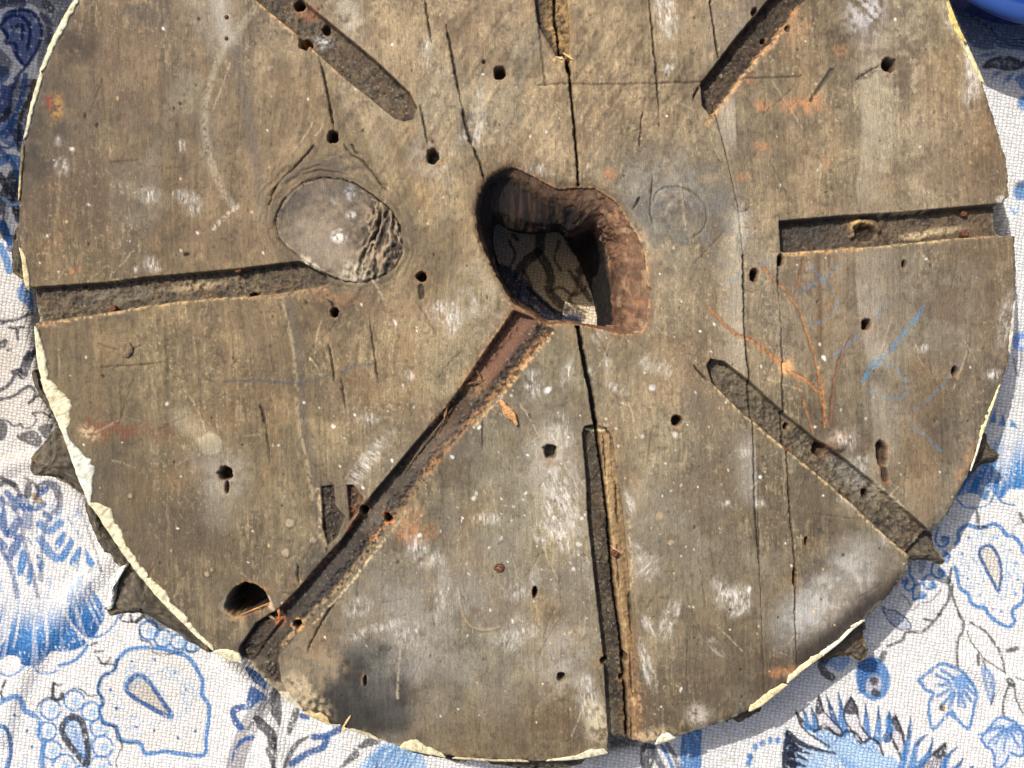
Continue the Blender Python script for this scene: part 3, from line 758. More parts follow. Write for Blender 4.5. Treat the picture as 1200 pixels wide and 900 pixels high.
# grain bends round the two knots
bend = np.zeros_like(X)
for kx, ky, rr in ((398, 268, 85), (795, 250, 55)):
    g = np.exp(-((Y - ky) / (rr * 1.1)) ** 2) * np.exp(-((X - kx) / (rr * 1.25)) ** 2)
    bend += np.sign(X - kx) * g * rr * .75 * (1 - np.exp(-np.abs(X - kx) / 12))
lean = 0.03 * Y
GXc = X - bend - lean
st1 = fbm(GXc / 3.0, Y / 70, 51, 3)
st2 = fbm(GXc / 14.0, Y / 260, 61, 3)
blot = fbm(X / 34, Y / 44, 71, 4, .6)
spk = fbm(X / 3.4, Y / 4.2, 81, 3)
fine = vn(GXc / 1.6, Y / 12, 91)
mott = fbm(X / 9, Y / 12, 95, 3, .65)
v = 1 + 0.44 * (st1 - .5) + 0.45 * (st2 - .5) + 0.95 * (blot - .5) + 0.46 * (spk - .5) + 0.16 * (fine - .5) + .52 * (mott - .5) + .8 * (fbm(X / 120, Y / 150, 97, 3) - .5)
W.col *= np.clip(v, .35, 1.9)[..., None].astype(F)
def wash(mask, c, a):
    m = (mask * a)[..., None]
    W.col[:] = W.col * (1 - m) + lin(c) * m
wash(ss(.52, .72, fbm(X / 60, Y / 90, 131, 4, .6)), (128, 98, 62), .34)
wash(ss(.56, .76, fbm(X / 75, Y / 120, 141, 4, .6)), (124, 118, 102), .40)
wash(ss(.58, .74, fbm(X / 28, Y / 60, 151, 4, .6)), (80, 68, 52), .34)
act = .25 + .75 * ss(.38, .62, fbm(X / 110, Y / 140, 165, 3))
wash(act * ss(.60, .80, fbm(GXc / 4, Y / 22, 161, 3)), (180, 156, 118), .30)
wash(act * ss(.66, .82, fbm(X / 2.4, Y / 3, 171, 2)), (196, 176, 140), .34)
wash(ss(.50, .66, fbm(X / 48, Y / 40, 173, 4, .62)), (80, 66, 50), .42)
wash(ss(.67, .80, fbm(X / 4.4, Y / 5, 181, 2)), (60, 50, 40), .42)
# ---- relief
W.h = 2.6 * (fbm(X / 170, Y / 260, 191, 2) - .5) + .75 * (st1 - .5) + 1.0 * (st2 - .5) + .55 * (spk - .5) + .9 * (fbm(X / 16, Y / 22, 195, 3) - .5)
def zone(cx, cy, rx, ry):
    return np.exp(-(((X - cx) / rx) ** 2 + ((Y - cy) / ry) ** 2))
# washboard saw marks, lower left and right edge
zb = zone(220, 430, 130, 90) + .6 * zone(100, 400, 60, 60) + .5 * zone(1110, 200, 60, 150)
W.h += zb * 1.5 * (vn(GXc / 4.2, Y / 60, 23) - .5)
W.h += zb * .9 * (fbm(X / 7, Y / 5, 25, 2) - .5)
# slanting gouge marks, upper middle
ca, sa = math.cos(math.radians(58)), math.sin(math.radians(58))
U = X * ca - Y * sa; V_ = X * sa + Y * ca
gz = zone(590, 90, 190, 150) + .7 * zone(760, 100, 90, 120) + .6 * zone(470, 240, 60, 80)
gn = fbm(U / 34, V_ / 7.5, 27, 3)
W.h += gz * 2.6 * (gn - .5)
W.col *= (1 + gz * .5 * (gn - .5))[..., None].astype(F)

def paint(slm, c, a=1.0): W.paint(slm, c, a)
def band(pts, w, c, a, soft=None, rough=0, w2=None):
    W.paint(W.stroke(pts, w, soft if soft else w * .35, w2, True, True, rough), c, a)
def cloud(cx, cy, rx, ry, c, a, ang=0, thr=.5, sc=9, sd=333, st=1.0):
    sl, m = W.ell(cx, cy, rx, ry, ang, .65)
    ca_, sa_ = math.cos(math.radians(ang)), math.sin(math.radians(ang))
    n = fbm((X[sl] * ca_ + Y[sl] * sa_) / sc, (-X[sl] * sa_ + Y[sl] * ca_) / (sc * st), sd, 4, .6)
    W.paint((sl, m * ss(thr - .16, thr + .16, n)), c, a)

# ---- old stains with shapes of their own
paint(W.poly([(404,762),(440,752),(476,772),(478,820),(476,856),(400,856),(362,832),(380,806),(396,794)], 9, True, True, 14), (40, 37, 33), .95)
cloud(430, 800, 44, 48, (34, 32, 30), .7, 0, .44, 10); cloud(455, 772, 22, 22, (140, 132, 116), .5, 0, .55, 5)
cloud(374, 776, 32, 26, (150, 126, 96), .55, 0, .47, 8)
cloud(350, 806, 22, 18, (178, 160, 128), .8, 30, .5, 6); cloud(362, 826, 26, 14, (200, 180, 140), .8, 35, .48, 5); cloud(375, 835, 20, 10, (60, 50, 38), .7, 35, .52, 4)
# chalky bloom near the lower right edge, soot beside it
band([(1008,655),(985,685),(950,715),(925,735)], 52, (146, 143, 134), .50, 18)
cloud(980, 690, 52, 34, (180, 178, 172), .5, -40, .5, 12); cloud(935, 728, 26, 18, (172, 172, 168), .45, -30, .45, 9)
band([(1052,690),(1010,722),(975,752),(948,772)], 34, (34, 31, 28), .92, 11)
band([(970,655),(945,675),(955,660)], 14, (70, 60, 52), .5, 6)
band([(1040,650),(1030,690)], 14, (84, 76, 66), .5, 8)
# chalk bands, crisp left border
def chalk(pts_l, width, c, a):
    P = curve(pts_l)
    sl = W.sub(P, width + 10)
    xl = np.interp(W.YW[sl], P[:, 1], P[:, 0])
    u = (W.XW[sl] - xl) / width
    e = ss(-.03, .03, u) * (1 - ss(.25, 1.0, u)) * ss(P[0, 1] - 5, P[0, 1] + 25, Y[sl]) * (1 - ss(P[-1, 1] - 30, P[-1, 1] + 4, Y[sl]))
    n = fbm(X[sl] / 9, Y[sl] / 30, 77, 3)
    W.paint((sl, e * (.55 + .9 * (n - .3))), c, a)
chalk([(1005,30),(1008,110),(1009,180),(1003,215),(1009,250)], 52, (184, 172, 148), .42)
chalk([(1003,285),(1004,340),(1012,400),(1018,440)], 46, (180, 170, 152), .42)
chalk([(1020,440),(1023,500),(1024,560)], 40, (172, 162, 144), .32)
def chalkr(pts_r, width, c, a):
    P = curve(pts_r)
    sl = W.sub(P, width + 10)
    xr = np.interp(W.YW[sl], P[:, 1], P[:, 0])
    u = (xr - W.XW[sl]) / width
    e = ss(-.03, .03, u) * (1 - ss(.2, 1.0, u)) * ss(P[0, 1] - 5, P[0, 1] + 25, Y[sl]) * (1 - ss(P[-1, 1] - 30, P[-1, 1] + 4, Y[sl]))
    W.paint((sl, e), c, a)
chalkr([(862,108),(862,150),(864,185)], 30, (178, 168, 148), .5)
chalkr([(872,235),(871,300),(874,400),(879,450)], 36, (178, 168, 148), .42)
chalkr([(884,500),(886,540),(888,600)], 34, (168, 162, 150), .45)
cloud(860, 20, 22, 30, (120, 112, 100), .6); cloud(1015, 15, 20, 28, (196, 192, 190), .7, 0, .5, 6); cloud(1035, 48, 40, 26, (96, 80, 64), .6); cloud(1062, 88, 26, 40, (96, 80, 64), .5)
cloud(500, 735, 70, 60, (150, 144, 132), .5, 0, .5, 22); cloud(660, 765, 30, 30, (158, 152, 140), .5, 0, .45, 12); cloud(645, 560, 34, 44, (168, 160, 144), .5, 0, .45, 14)
cloud(420, 100, 30, 60, (172, 156, 128), .45, -30, .5, 12); cloud(410, 20, 14, 26, (180, 170, 150), .6, -20, .45, 8)
cloud(700, 640, 30, 50, (164, 156, 140), .4); cloud(560, 350, 30, 40, (168, 158, 138), .4); cloud(430, 760, 30, 30, (60, 56, 50), .4)
# grey heart-shaped bloom round the right knot
cloud(800, 245, 60, 64, (82, 80, 74), .75, 0, .44, 14); cloud(790, 225, 44, 40, (146, 142, 132), .4, 0, .52, 6); cloud(845, 270, 40, 50, (112, 108, 100), .5, 0, .5, 14)
# long curved chalk mark, upper left
band([(300,8),(278,36),(262,55),(248,90),(241,125),(240,155),(247,188),(258,218),(272,240)], 8, (178, 166, 142), .40, 3, .36)
band([(256,-6),(260,25),(266,45)], 17, (178, 172, 158), .5, 7); band([(240,0),(262,42)], 44, (150, 142, 126), .35, 18)
band([(278,242),(262,256),(250,268)], 5, (206, 196, 174), .6, 2, .52)
band([(276,60),(290,130),(300,190),(306,235)], 13, (92, 84, 74), .5, 5)
# pale edge of an old paint film, left of the middle
band([(336,345),(348,400),(352,440),(356,500),(366,540),(372,580),(374,620)], 9, (86, 80, 72), .5, 3)
band([(330,348),(342,400),(347,450),(350,500),(359,540),(366,585)], 4, (172, 154, 120), .55, 2, .4)
band([(372,575),(376,600),(374,630)], 5, (214, 188, 140), .6, 2, .42)
band([(262,447),(300,446),(350,449),(386,440)], 3, (70, 72, 76), .6, 1); band([(400,436),(418,428),(436,427)], 3, (78, 82, 88), .6, 1)
# dark edge patches, upper left
cloud(50, 150, 34, 60, (58, 52, 46), .85, 15, .42, 16); cloud(90, 50, 26, 26, (56, 46, 38), .85, 0, .4, 10); cloud(104, 48, 8, 22, (66, 50, 38), .7); cloud(82, 115, 20, 40, (92, 76, 58), .4)
cloud(175, 10, 30, 22, (64, 60, 54), .6, 0, .45, 12); cloud(40, 215, 20, 60, (76, 62, 48), .6, 0, .45, 14); cloud(150, 100, 40, 60, (94, 74, 58), .4, 0, .5, 24)
cloud(130, 215, 60, 50, (92, 74, 58), .5, 0, .5, 26); cloud(110, 560, 24, 60, (70, 62, 50), .6, -25, .45, 14); cloud(200, 640, 60, 60, (86, 74, 58), .45, 0, .5, 26)
cloud(1085, 60, 44, 30, (96, 80, 62), .5); cloud(1060, 100, 16, 30, (76, 64, 52), .6); cloud(1130, 400, 40, 60, (90, 76, 62), .4); cloud(1100, 500, 20, 16, (60, 52, 46), .6, 0, .45, 8)
cloud(820, 610, 60, 40, (90, 78, 62), .5, 0, .5, 20); cloud(900, 780, 60, 40, (70, 58, 45), .6, 0, .45, 20); cloud(800, 810, 70, 40, (76, 64, 50), .5, 0, .5, 20); cloud(690, 820, 40, 40, (84, 70, 54), .5, 0, .5, 16)
cloud(600, 850, 70, 30, (86, 70, 52), .5, 0, .48, 18)
# red and ochre paint remains
paint(W.poly([(51,113),(61,113),(63,124),(58,131)], 1.2), (120, 46, 38), .75); cloud(67, 126, 7, 16, (170, 128, 70), .8, 8, .42, 3)
for k in range(26):
    x = 103 + k * 4.0; y = 490 + (k * 53) % 9 + k * .25
    band([(x, y), (x + 1, y + 10 + (k * 31) % 12)], 2.6, (112, 58, 34), .75 * (1 if k < 15 else .55), .8)
cloud(104, 507, 12, 7, (206, 180, 140), .7, 30, .45, 4)
for x, y, rx, ry, a in ((895,124,10,7,.85), (940,124,22,9,.85), (955,117,8,6,.8), (893,172,9,6,.5), (968,190,7,6,.5), (985,60,10,8,.4), (932,30,16,22,.35), (880,95,6,4,.7), (870,207,6,5,.6), (60,350,4,3,.8), (84,318,4,4,.7), (95,316,4,4,.7), (925,787,24,6,.6), (908,791,6,5,.6), (905,490,6,10,.6), (920,500,5,9,.6),
                       (1140,540,9,20,.45), (1128,560,9,14,.4), (490,625,20,12,.6), (478,612,20,22,.35)):
    cloud(x, y, rx, ry, (178, 124, 80), a * .95, 0, .45, 4)
cloud(480, 365, 40, 10, (136, 104, 78), .35, 0, .48, 6); cloud(395, 350, 36, 8, (150, 108, 74), .5, 8, .46, 4)
# scratched lines, rust orange
L1 = [(890,310),(913,333),(933,357),(947,393),(958,433),(963,473),(970,500)]
L2 = [(830,360),(845,376),(860,390),(877,397),(900,413),(920,430),(943,445),(957,458)]
L3 = [(930,440),(943,473),(953,507)]
for q, w in ((L1, 3.6), (L2, 4.6), (L3, 2.2), ([(963,440),(966,480),(966,500)], 4), ([(943,300),(937,322),(931,350)], 2.4), ([(996,396),(984,420),(977,450),(973,490)], 2.6)):
    band(q, w, (84, 62, 44), .55, 1.2); band(q, w * .75, (160, 112, 70), .85, 1.0, .36); W.rim(W.stroke(q, w * .7, 1.2), -1.2)
band(L2[3:7], 8, (168, 118, 74), .6, 2, .44); cloud(922, 430, 8, 9, (214, 164, 112), .9, 0, .4, 4)
for q, w in (([(943,300),(939,322),(935,342)], 5), ([(958,300),(960,360),(961,417)], 7), ([(1000,393),(987,415),(980,440),(974,470),(973,490)], 4.5), ([(978,455),(976,500)], 5), ([(820,280),(822,300)], 3)):
    band(q, w, (84, 62, 44), .62, 1.8)
band([(975,82),(950,118)], 6, (58, 52, 46), .8, 1.2, 0, 4); W.rim(W.stroke([(975,82),(950,118)], 4, 1.2), -1.6)
band([(945,75),(965,92)], 2, (82, 70, 56), .6); band([(905,95),(940,150)], 1.6, (168, 150, 122), .5); band([(918,55),(960,90)], 2, (100,84,66), .5)
# blue chalk lines
BC = (70, 124, 158)
for q, w, a in (([(850,333),(868,323)], 4, .8), ([(890,310),(908,300)], 4, .6), ([(947,310),(963,327),(972,337),(980,345),(981,358),(970,373),(947,382)], 3.4, .75), ([(933,343),(945,338),(957,330)], 3.6, .7), ([(963,327),(976,317),(988,308)], 4, .75),
                ([(1040,353),(1032,365),(1023,377)], 4, .8), ([(1005,394),(995,402),(987,410),(979,416)], 4.4, .85), ([(1082,360),(1072,375),(1060,390),(1045,408),(1033,420),(1020,434),(1010,447)], 5.6, .92), ([(1040,415),(1022,424),(1010,446)], 4, .75),
                ([(1038,425),(1050,432),(1057,441),(1062,457),(1053,467),(1033,465),(1017,457)], 3.8, .7), ([(1125,427),(1113,440),(1103,453),(1083,473),(1070,479)], 4, .55), ([(1063,480),(1065,493),(1074,503),(1083,510),(1103,528)], 4, .55)):
    band(q, w, BC, a * .78 if w > 5 else a * .55, 1.3, .47)
# white paint: dabs, drips and specks
for x, y, rx, ry, ang in ((173,228,9,7,0),(225,238,9,9,0),(213,171,3,6,0),(72,195,6,7,20),(69,166,4,4,0),(210,228,6,4,0),(420,325,10,5,0),(432,538,26,7,-55),(431,491,9,4,0),(440,300,8,6,0),(445,250,6,5,30),(480,440,4,4,0),(520,365,14,9,0),(530,380,8,10,0),(555,360,4,9,0),
                          (596,750,11,9,20),(607,738,9,12,0),(625,739,6,5,0),(605,693,12,8,0),(627,678,5,9,0),(638,624,10,10,0),(650,605,9,22,-20),(662,632,8,14,-15),(668,600,6,20,-20),(570,608,12,5,0),(504,655,14,8,-10),(518,690,5,22,8),(487,640,10,10,0),(455,732,14,5,-15),(480,745,16,10,0),(425,742,18,4,-20),(420,712,12,9,0),
                          (758,665,10,12,40),(748,648,5,9,-30),(738,590,4,12,-10),(850,700,10,9,0),(842,684,6,6,0),(862,715,6,8,40),(870,702,9,12,0),(838,758,4,9,-40),(758,780,5,22,-15),(785,725,7,18,20),(760,735,4,10,-30),(690,820,9,20,-10),(688,800,6,6,0),(1113,436,0.1,0.1,0),
                          (1080,408,6,4,0),(1165,440,9,5,0),(1178,375,6,24,12),(1140,80,8,20,-10),(1137,100,7,20,0),(1000,590,8,5,0),(985,585,4,3,0),(890,590,5,4,0),(870,530,6,4,0),(712,425,3,8,0),(770,430,16,7,20),(722,455,10,4,30),(690,440,4,8,-10),(664,440,5,14,10),(625,450,9,12,-10),(655,510,12,18,0),(660,570,18,22,-20),(850,590,4,3,0),
                          (145,335,4,3,0),(180,310,8,7,0),(160,316,3,3,0),(118,342,4,3,-30),(213,330,10,3,-5),(1140,245,4,3,0),(1010,545,10,9,0),(990,515,12,9,0),(1038,630,6,8,0),(700,395,4,6,0),(710,388,6,4,0),(340,20,6,10,0),(500,60,5,16,10),(560,140,6,26,4),(625,205,14,10,0),(780,18,10,22,-10),(785,75,5,9,20),(540,160,5,8,0)):
    cloud(x, y, rx * 1.3, ry * 1.3, (214, 208, 194), .20, ang, .46, 6, 339)
    cloud(x, y, rx * 1.2, ry * 1.2, (226, 222, 212), .62, ang, .62, 2.2, 337, 4.0)
r_ = np.random.RandomState(5)
for k in range(380):
    x = r_.uniform(40, 1160); y = r_.uniform(5, 880)
    if k % 2: x = r_.normal(660, 130); y = r_.normal(600, 110)
    rr = r_.choice([.6, .8, 1.1, 1.5, 2.0], p=[.36, .32, .2, .09, .03])
    a = r_.uniform(.45, .95)
    sl, m = W.ell(x, y, rr * r_.uniform(.8, 1.8), rr * r_.uniform(.9, 2.4), r_.uniform(-40, 40), .45)
    W.paint((sl, m), (226, 222, 212) if r_.rand() < .8 else (206, 176, 124), a)
for k in range(170):
    x = r_.uniform(40, 1160); y = r_.uniform(5, 880)
    rr = r_.choice([.8, 1.1, 1.6], p=[.6, .3, .1])
    sl, m = W.ell(x, y, rr, rr * r_.uniform(.8, 2.2), r_.uniform(-20, 20), .4)
    W.paint((sl, m), (40, 31, 24), .8); W.h[sl] -= m * 1.4
for k in range(130):
    x = r_.uniform(60, 1150); y = r_.uniform(5, 870); L = r_.uniform(12, 60); a = r_.normal(90, 28 if k % 3 else 80)
    dx, dy = math.cos(math.radians(a)) * L, math.sin(math.radians(a)) * L
    q = [(x, y), (x + dx * .5 + r_.uniform(-2, 2), y + dy * .5), (x + dx, y + dy)]
    lt = r_.rand() < .55
    band(q, r_.uniform(1.2, 2.2), (188, 172, 140) if lt else (60, 48, 38), r_.uniform(.25, .6), .8, .36)
    W.rim(W.stroke(q, 1.8, .8), .3 if lt else -.6)
# pale round patches
paint(W.ell(247, 521, 14, 13, 0, .14), (176, 164, 134), .65); W.rim(W.ell(247, 521, 14, 13, 0, .14), .8)
band([(210,488),(226,500),(240,512)], 22, (172, 158, 128), .5, 8); band([(238,540),(262,570),(256,600)], 40, (146, 138, 122), .4, 16)
for x, y, r0 in ((340,613,5),(335,648,4.5),(367,633,4),(243,673,3),(153,581,3),(249,668,2),(281,757,6)):
    sl, m = W.ell(x, y, r0 + 2, r0 + 2, 0, .3); W.paint((sl, m), (84, 70, 54), .6)
    sl, m = W.ell(x, y, r0, r0, 0, .3); W.paint((sl, m), (168, 154, 124) if r0 < 5.5 else (70, 62, 52), .7); W.h[sl] += m * 1.3
for k in range(3):
    band([(395 + k * 6, 640), (405 + k * 5, 700 + k * 8)], 3, (150, 140, 120), .4, 1.4)
# concentric drag mark, lower middle
band([(538,690),(541,715),(550,732),(566,738),(585,735)], 2.4, (168, 148, 112), .5, 1); W.rim(W.stroke([(538,690),(541,715),(550,732),(566,738),(585,735)], 3, 1.3), .8)
band([(680,655),(683,700),(684,702)], 3, (84, 74, 60), .6, 1.2); band([(681,650),(690,652),(693,665)], 2, (70, 60, 48), .6)
band([(628,770),(630,800),(624,830)], 2.6, (92, 80, 62), .6, 1)

# ---- knots
KN = curve([(323,262),(330,238),(350,217),(378,208),(410,213),(440,231),(462,252),(472,278),(468,305),(448,324),(415,331),(385,323),(352,302),(330,284)], True, 4)
sk = W.sub(KN, 100)
dK, _ = W.dist(KN, sk, True)
inK = ss(-1, 1, dK)
rk = np.hypot(X[sk] - 385, (Y[sk] - 265) * 1.1)
ringn = vn((-dK + 9 * fbm(X[sk] / 25, Y[sk] / 25, 45, 2)) / 2.6, np.arctan2(Y[sk] - 268, X[sk] - 398) * 3 + 20, 47)
halo = np.clip(ss(-46, -6, dK) * (1 - inK) * ss(355, 180, Y[sk] + 0 * X[sk]) + .6 * ss(-22, -2, dK) * (1 - inK), 0, 1)
W.paint((sk, halo * (.3 + .7 * ss(.35, .65, ringn))), (84, 74, 60), .62)
W.h[sk] += halo * 2.6 * (ringn - .5)
kn_ = fbm(X[sk] / 11, Y[sk] / 11, 49, 5, .7); kcol = lin((108, 94, 76)) * np.clip(1 + 2.6 * (kn_ - .5) + .9 * (spk[sk] - .5), .25, 2)[..., None]
lite = zone(372, 278, 34, 30)[sk] + .8 * zone(390, 300, 30, 14)[sk]
kcol = kcol * (1 - .6 * np.clip(lite, 0, 1)[..., None]) + lin((150, 136, 116)) * .6 * np.clip(lite, 0, 1)[..., None]
dark_ = np.clip(zone(345, 232, 30, 26)[sk] + zone(405, 225, 34, 12)[sk], 0, 1)[..., None]
kcol = kcol * (1 - .5 * dark_) + lin((66, 64, 60)) * .5 * dark_
rimd = np.exp(-np.clip(dK, 0, 99) / 6.0)[..., None]
kcol = kcol * (1 - .55 * rimd)
W.col[sk] = (W.col[sk] * (1 - inK[..., None]) + kcol * inK[..., None]).astype(F)
rid = ss(418, 440, X[sk] + .25 * (Y[sk] - 268)) * inK
strp = .5 + .5 * np.sin((X[sk] * .95 + (Y[sk] - 268) * .28 + 46 * (fbm(X[sk] / 20, Y[sk] / 30, 54, 4, .6) - .5)) * 6.283 / 12)
rw = .30 * strp + .70 * fbm((X[sk] * .95 + Y[sk] * .3) / 5, (Y[sk] * .95 - X[sk] * .3) / 22, 56, 3, .55) + .02
rw_old = .6 * vn((X[sk] * .93 + Y[sk] * .30 + 9 * fbm(X[sk] / 14, Y[sk] / 14, 53, 3)) / 5.2, Y[sk] / 17, 55) + .4 * fbm(X[sk] / 4, Y[sk] / 7, 56, 3)
W.h[sk] = W.h[sk] * (1 - inK) + inK * (.6 * (fbm(X[sk] / 9, Y[sk] / 9, 57, 3) - .5) * 2 + .8) + rid * 13 * (rw - .52)
W.paint((sk, rid * ss(.50, .40, rw)), (36, 31, 27), .85); W.paint((sk, rid * ss(.52, .66, rw)), (164, 144, 114), .55)
crk = (1 - ss(.4, 1.5, np.abs(dK) + .6)) * (.25 + .75 * ss(.35, .55, fbm(X[sk] / 22, Y[sk] / 22, 58, 2)))
W.h[sk] -= crk * 5; W.paint((sk, crk), (30, 23, 18), .85)
W.paint((sk, (1 - ss(0, 1.2, np.abs(dK - 3.2))) * ss(.45, .6, W.grit[sk])), (182, 160, 124), .5)
cloud(397, 277, 8, 7, (224, 220, 212), .9, 0, .45, 4); cloud(392, 234, 4, 4, (190, 188, 184), .8); cloud(412, 252, 5, 4, (200, 198, 192), .7, 0, .45, 3); cloud(414, 318, 18, 12, (190, 178, 152), .7, 0, .45, 4); cloud(363, 309, 12, 5, (206, 194, 168), .8, 35, .45, 4); cloud(410, 226, 6, 8, (180, 180, 180), .6, 0, .45, 4)
for q in ([(368,171),(345,196),(325,216),(315,240)], [(404,170),(412,182),(424,188),(436,202),(446,216),(452,222)], [(412,170),(418,180)]):
    W.rim(W.stroke(q, 2.0, .8), -2.6); paint(W.stroke(q, 1.8, .8), (34, 26, 20), .85)
cloud(405, 195, 22, 24, (72, 66, 58), .6, 0, .45, 8)
sl, m = W.ell(797, 250, 31, 31, 0, .12)
rr = np.hypot(X[sl] - 797, Y[sl] - 250)
W.paint((sl, m * .8 * ss(.3, .7, vn(rr / 4 + 3 * fbm(X[sl] / 20, Y[sl] / 20, 59, 2), rr * 0, 61))), (74, 68, 60), .35)
q = [(766,236),(770,225),(785,219),(805,222),(822,235),(828,250),(824,268),(812,279)]
band(q, 1.6, (62, 54, 46), .6, .8); W.rim(W.stroke(q, 2, .8), -1.2)
for r0 in (6, 9.5):
    t = np.linspace(0, 6.28, 14)
    qq = [(869 + r0 * math.cos(u), 240 + r0 * .9 * math.sin(u)) for u in t]
    band(qq, 1.5, (72, 62, 50), .6, .7); W.rim(W.stroke(qq, 2, .8), -.9)
W.rim(W.ell(869, 240, 8, 7, 0, .5), 2.0)
cloud(869, 262, 9, 22, (178, 172, 156), .6, 0, .42, 6)

# ---- grooves cut into the back
def groove(P, depth, c, floor=1.0, wall=2.6, cvar=.8, gs=5, seed=401, chips=None, slope=None):
    P = np.asarray(P, dtype=float)
    sl = W.sub(P, 10)
    d = .35 * W.dist(P, sl, True)[0] + .65 * W.dist(P, sl, True, False)[0]
    m = ss(-.4, wall * .7, d)
    n = fbm(X[sl] / gs, Y[sl] / gs, seed, 4, .6); n2 = fbm(X[sl] / 2.4, Y[sl] / 2.4, seed + 5, 2)
    z = -depth + floor * 3.6 * (n - .5) + floor * 1.6 * (n2 - .5)
    if slope is not None: z = z + slope(X[sl], Y[sl], d) * depth
    W.h[sl] = W.h[sl] * (1 - m) + z * m
    cm = ss(-.9, .7, d)
    n3 = fbm(X[sl] / 22, Y[sl] / 22, seed + 21, 3)
    cc = lin(c) * .47 * np.array([1.04, .99, .90], dtype=F) * np.clip(1 + cvar * 2.6 * (n - .5) + cvar * 1.6 * (n2 - .5) + 1.4 * (n3 - .5), .25, 2.2)[..., None]
    br = ss(.52, .7, fbm(X[sl] / 16 + 40, Y[sl] / 16, seed + 31, 3))[..., None]
    cc = cc * (1 - .4 * br) + lin((92, 68, 46)) * .3 * br
    W.col[sl] = (W.col[sl] * (1 - cm[..., None]) + cc * cm[..., None]).astype(F)
    sp = ss(.74, .86, fbm(X[sl] / 2.0, Y[sl] / 2.0, seed + 9, 2)) * ss(2, 5, d)
    W.paint((sl, sp), (170, 162, 146), .45)
    dirt = ss(.5, .7, fbm(X[sl] / 14, Y[sl] / 14, seed + 13, 3)) * cm
    W.paint((sl, dirt), (52, 46, 38), .45)
def arris(pts, w=3.0, c=(196, 158, 106), a=.85, rough=.42):
    c = tuple(.72 * q + .28 * g for q, g in zip(c, (196, 170, 130)))
    paint(W.stroke(pts, w * .45, 1.2, None, True, True, .40), c, a * .6); paint(W.stroke(pts, w * 1.5, 1.4, None, True, True, .56), c, a * .8)
    W.rim(W.stroke(pts, w * 1.2, 1.2, None, True, True, rough), -.8)
groove([(8,339),(28,337),(120,331),(167,325),(277,315),(333,308),(352,306),(382,322),(386,333),(333,343),(293,347),(213,353),(133,365),(43,378),(8,383)], 11, (112, 98, 76), 1.4)
arris([(44,380),(133,367),(160,360)], 2.4); arris([(150,362),(213,354),(250,350),(292,348)], 3.0); arris([(293,348),(335,345),(386,336)], 5, (156, 116, 80), .6, .44); arris([(120,330),(160,325)], 2, (206, 178, 128)); arris([(40,381),(62,379)], 6, (150, 104, 72), .7, .42)
cloud(225, 334, 34, 5, (170, 150, 116), .7, -6, .45, 5); cloud(130, 345, 50, 10, (120, 112, 98), .5, -4, .5, 5); cloud(340, 325, 26, 9, (70, 62, 54), .6)
groove([(200,-98),(228,-122),(300,-50),(355,0),(400,37),(440,70),(480,108),(489,126),(484,139),(474,142),(462,138),(400,88),(350,42),(300,0),(255,-40)], 12, (112, 98, 78), 1.0)
arris([(300,1),(335,31),(352,45),(402,90)], 3, (200, 152, 96)); cloud(478, 136, 12, 6, (40, 36, 32), .7, 0, .4, 4); cloud(360, 10, 12, 10, (158, 104, 72), .5); cloud(375, 45, 10, 8, (206, 204, 198), .7, 0, .52, 3)
groove([(622,-300),(665,-300),(665,0),(668,40),(667,64),(652,66),(648,57),(637,40),(630,27),(627,0)], 8, (108, 88, 60), 1.6, 2.6, .6, 4)
cloud(655, 30, 14, 40, (168, 136, 86), .7, 0, .46, 5); band([(630,0),(634,28),(650,60)], 8, (52, 42, 32), .7, 3); arris([(650,67),(660,69),(668,68)], 5, (226, 190, 130), .9, .3); arris([(666,66),(670,78)], 4, (206,160,100), .8, .4)
band([(632,30),(636,70),(639,100)], 2, (70, 58, 44), .7); W.rim(W.stroke([(632,30),(636,70),(639,100)], 2, .8), -2)
groove([(1120,-190),(1150,-170),(1000,-60),(943,0),(910,42),(885,70),(867,92),(845,122),(833,137),(823,124),(821,98),(863,43),(900,0),(990,-90)], 13, (84, 70, 54), 1.2)
arris([(938,2),(910,43),(886,70),(868,93),(846,123),(828,146)], 4.2, (204, 150, 98), .85, .38); arris([(930,16),(895,62)], 6, (150, 96, 64), .5, .45); band([(824,98),(816,108),(811,117)], 2, (48, 38, 30), .8, 1)
groove([(913,259),(980,253),(1047,249),(1120,243),(1200,236),(1200,276),(1167,276),(1100,281),(1033,288),(960,293),(919,296),(915,294)], 13, (74, 66, 55), 1.1)
cloud(960, 275, 50, 16, (54, 51, 47), .8, -4, .4, 9); cloud(1100, 262, 70, 12, (112, 96, 72), .5, -5, .46, 8); cloud(1100, 270, 34, 4, (190, 170, 132), .8, -8, .42, 4); cloud(1075, 275, 12, 4, (196, 176, 136), .7); cloud(1130, 248, 30, 5, (104, 86, 54), .7)
arris([(918,297),(960,295),(1010,290)], 4.4, (206, 152, 92), .9, .34); arris([(1010,290),(1060,286),(1120,280),(1180,275)], 2.6, (204, 170, 112), .8, .4); arris([(1030,250),(1090,246)], 2.2, (206, 182, 132), .8)
groove([(828,428),(833,420),(850,424),(883,450),(923,487),(960,517),(990,537),(1027,567),(1063,598),(1092,624),(1130,655),(1110,690),(1067,652),(1040,630),(1007,598),(967,563),(923,527),(863,477),(834,448)], 12, (116, 106, 88), 1.3)
arris([(835,450),(863,479),(923,529),(967,565),(1013,607),(1062,651)], 2.8, (202, 172, 122), .85, .4); arris([(1026,566),(1063,597)], 2.6, (222, 208, 170), .85, .36); cloud(1005, 560, 30, 12, (132, 128, 118), .6, 42, .46, 6)
band([(812,428),(830,445)], 2, (52, 42, 32), .8, 1)
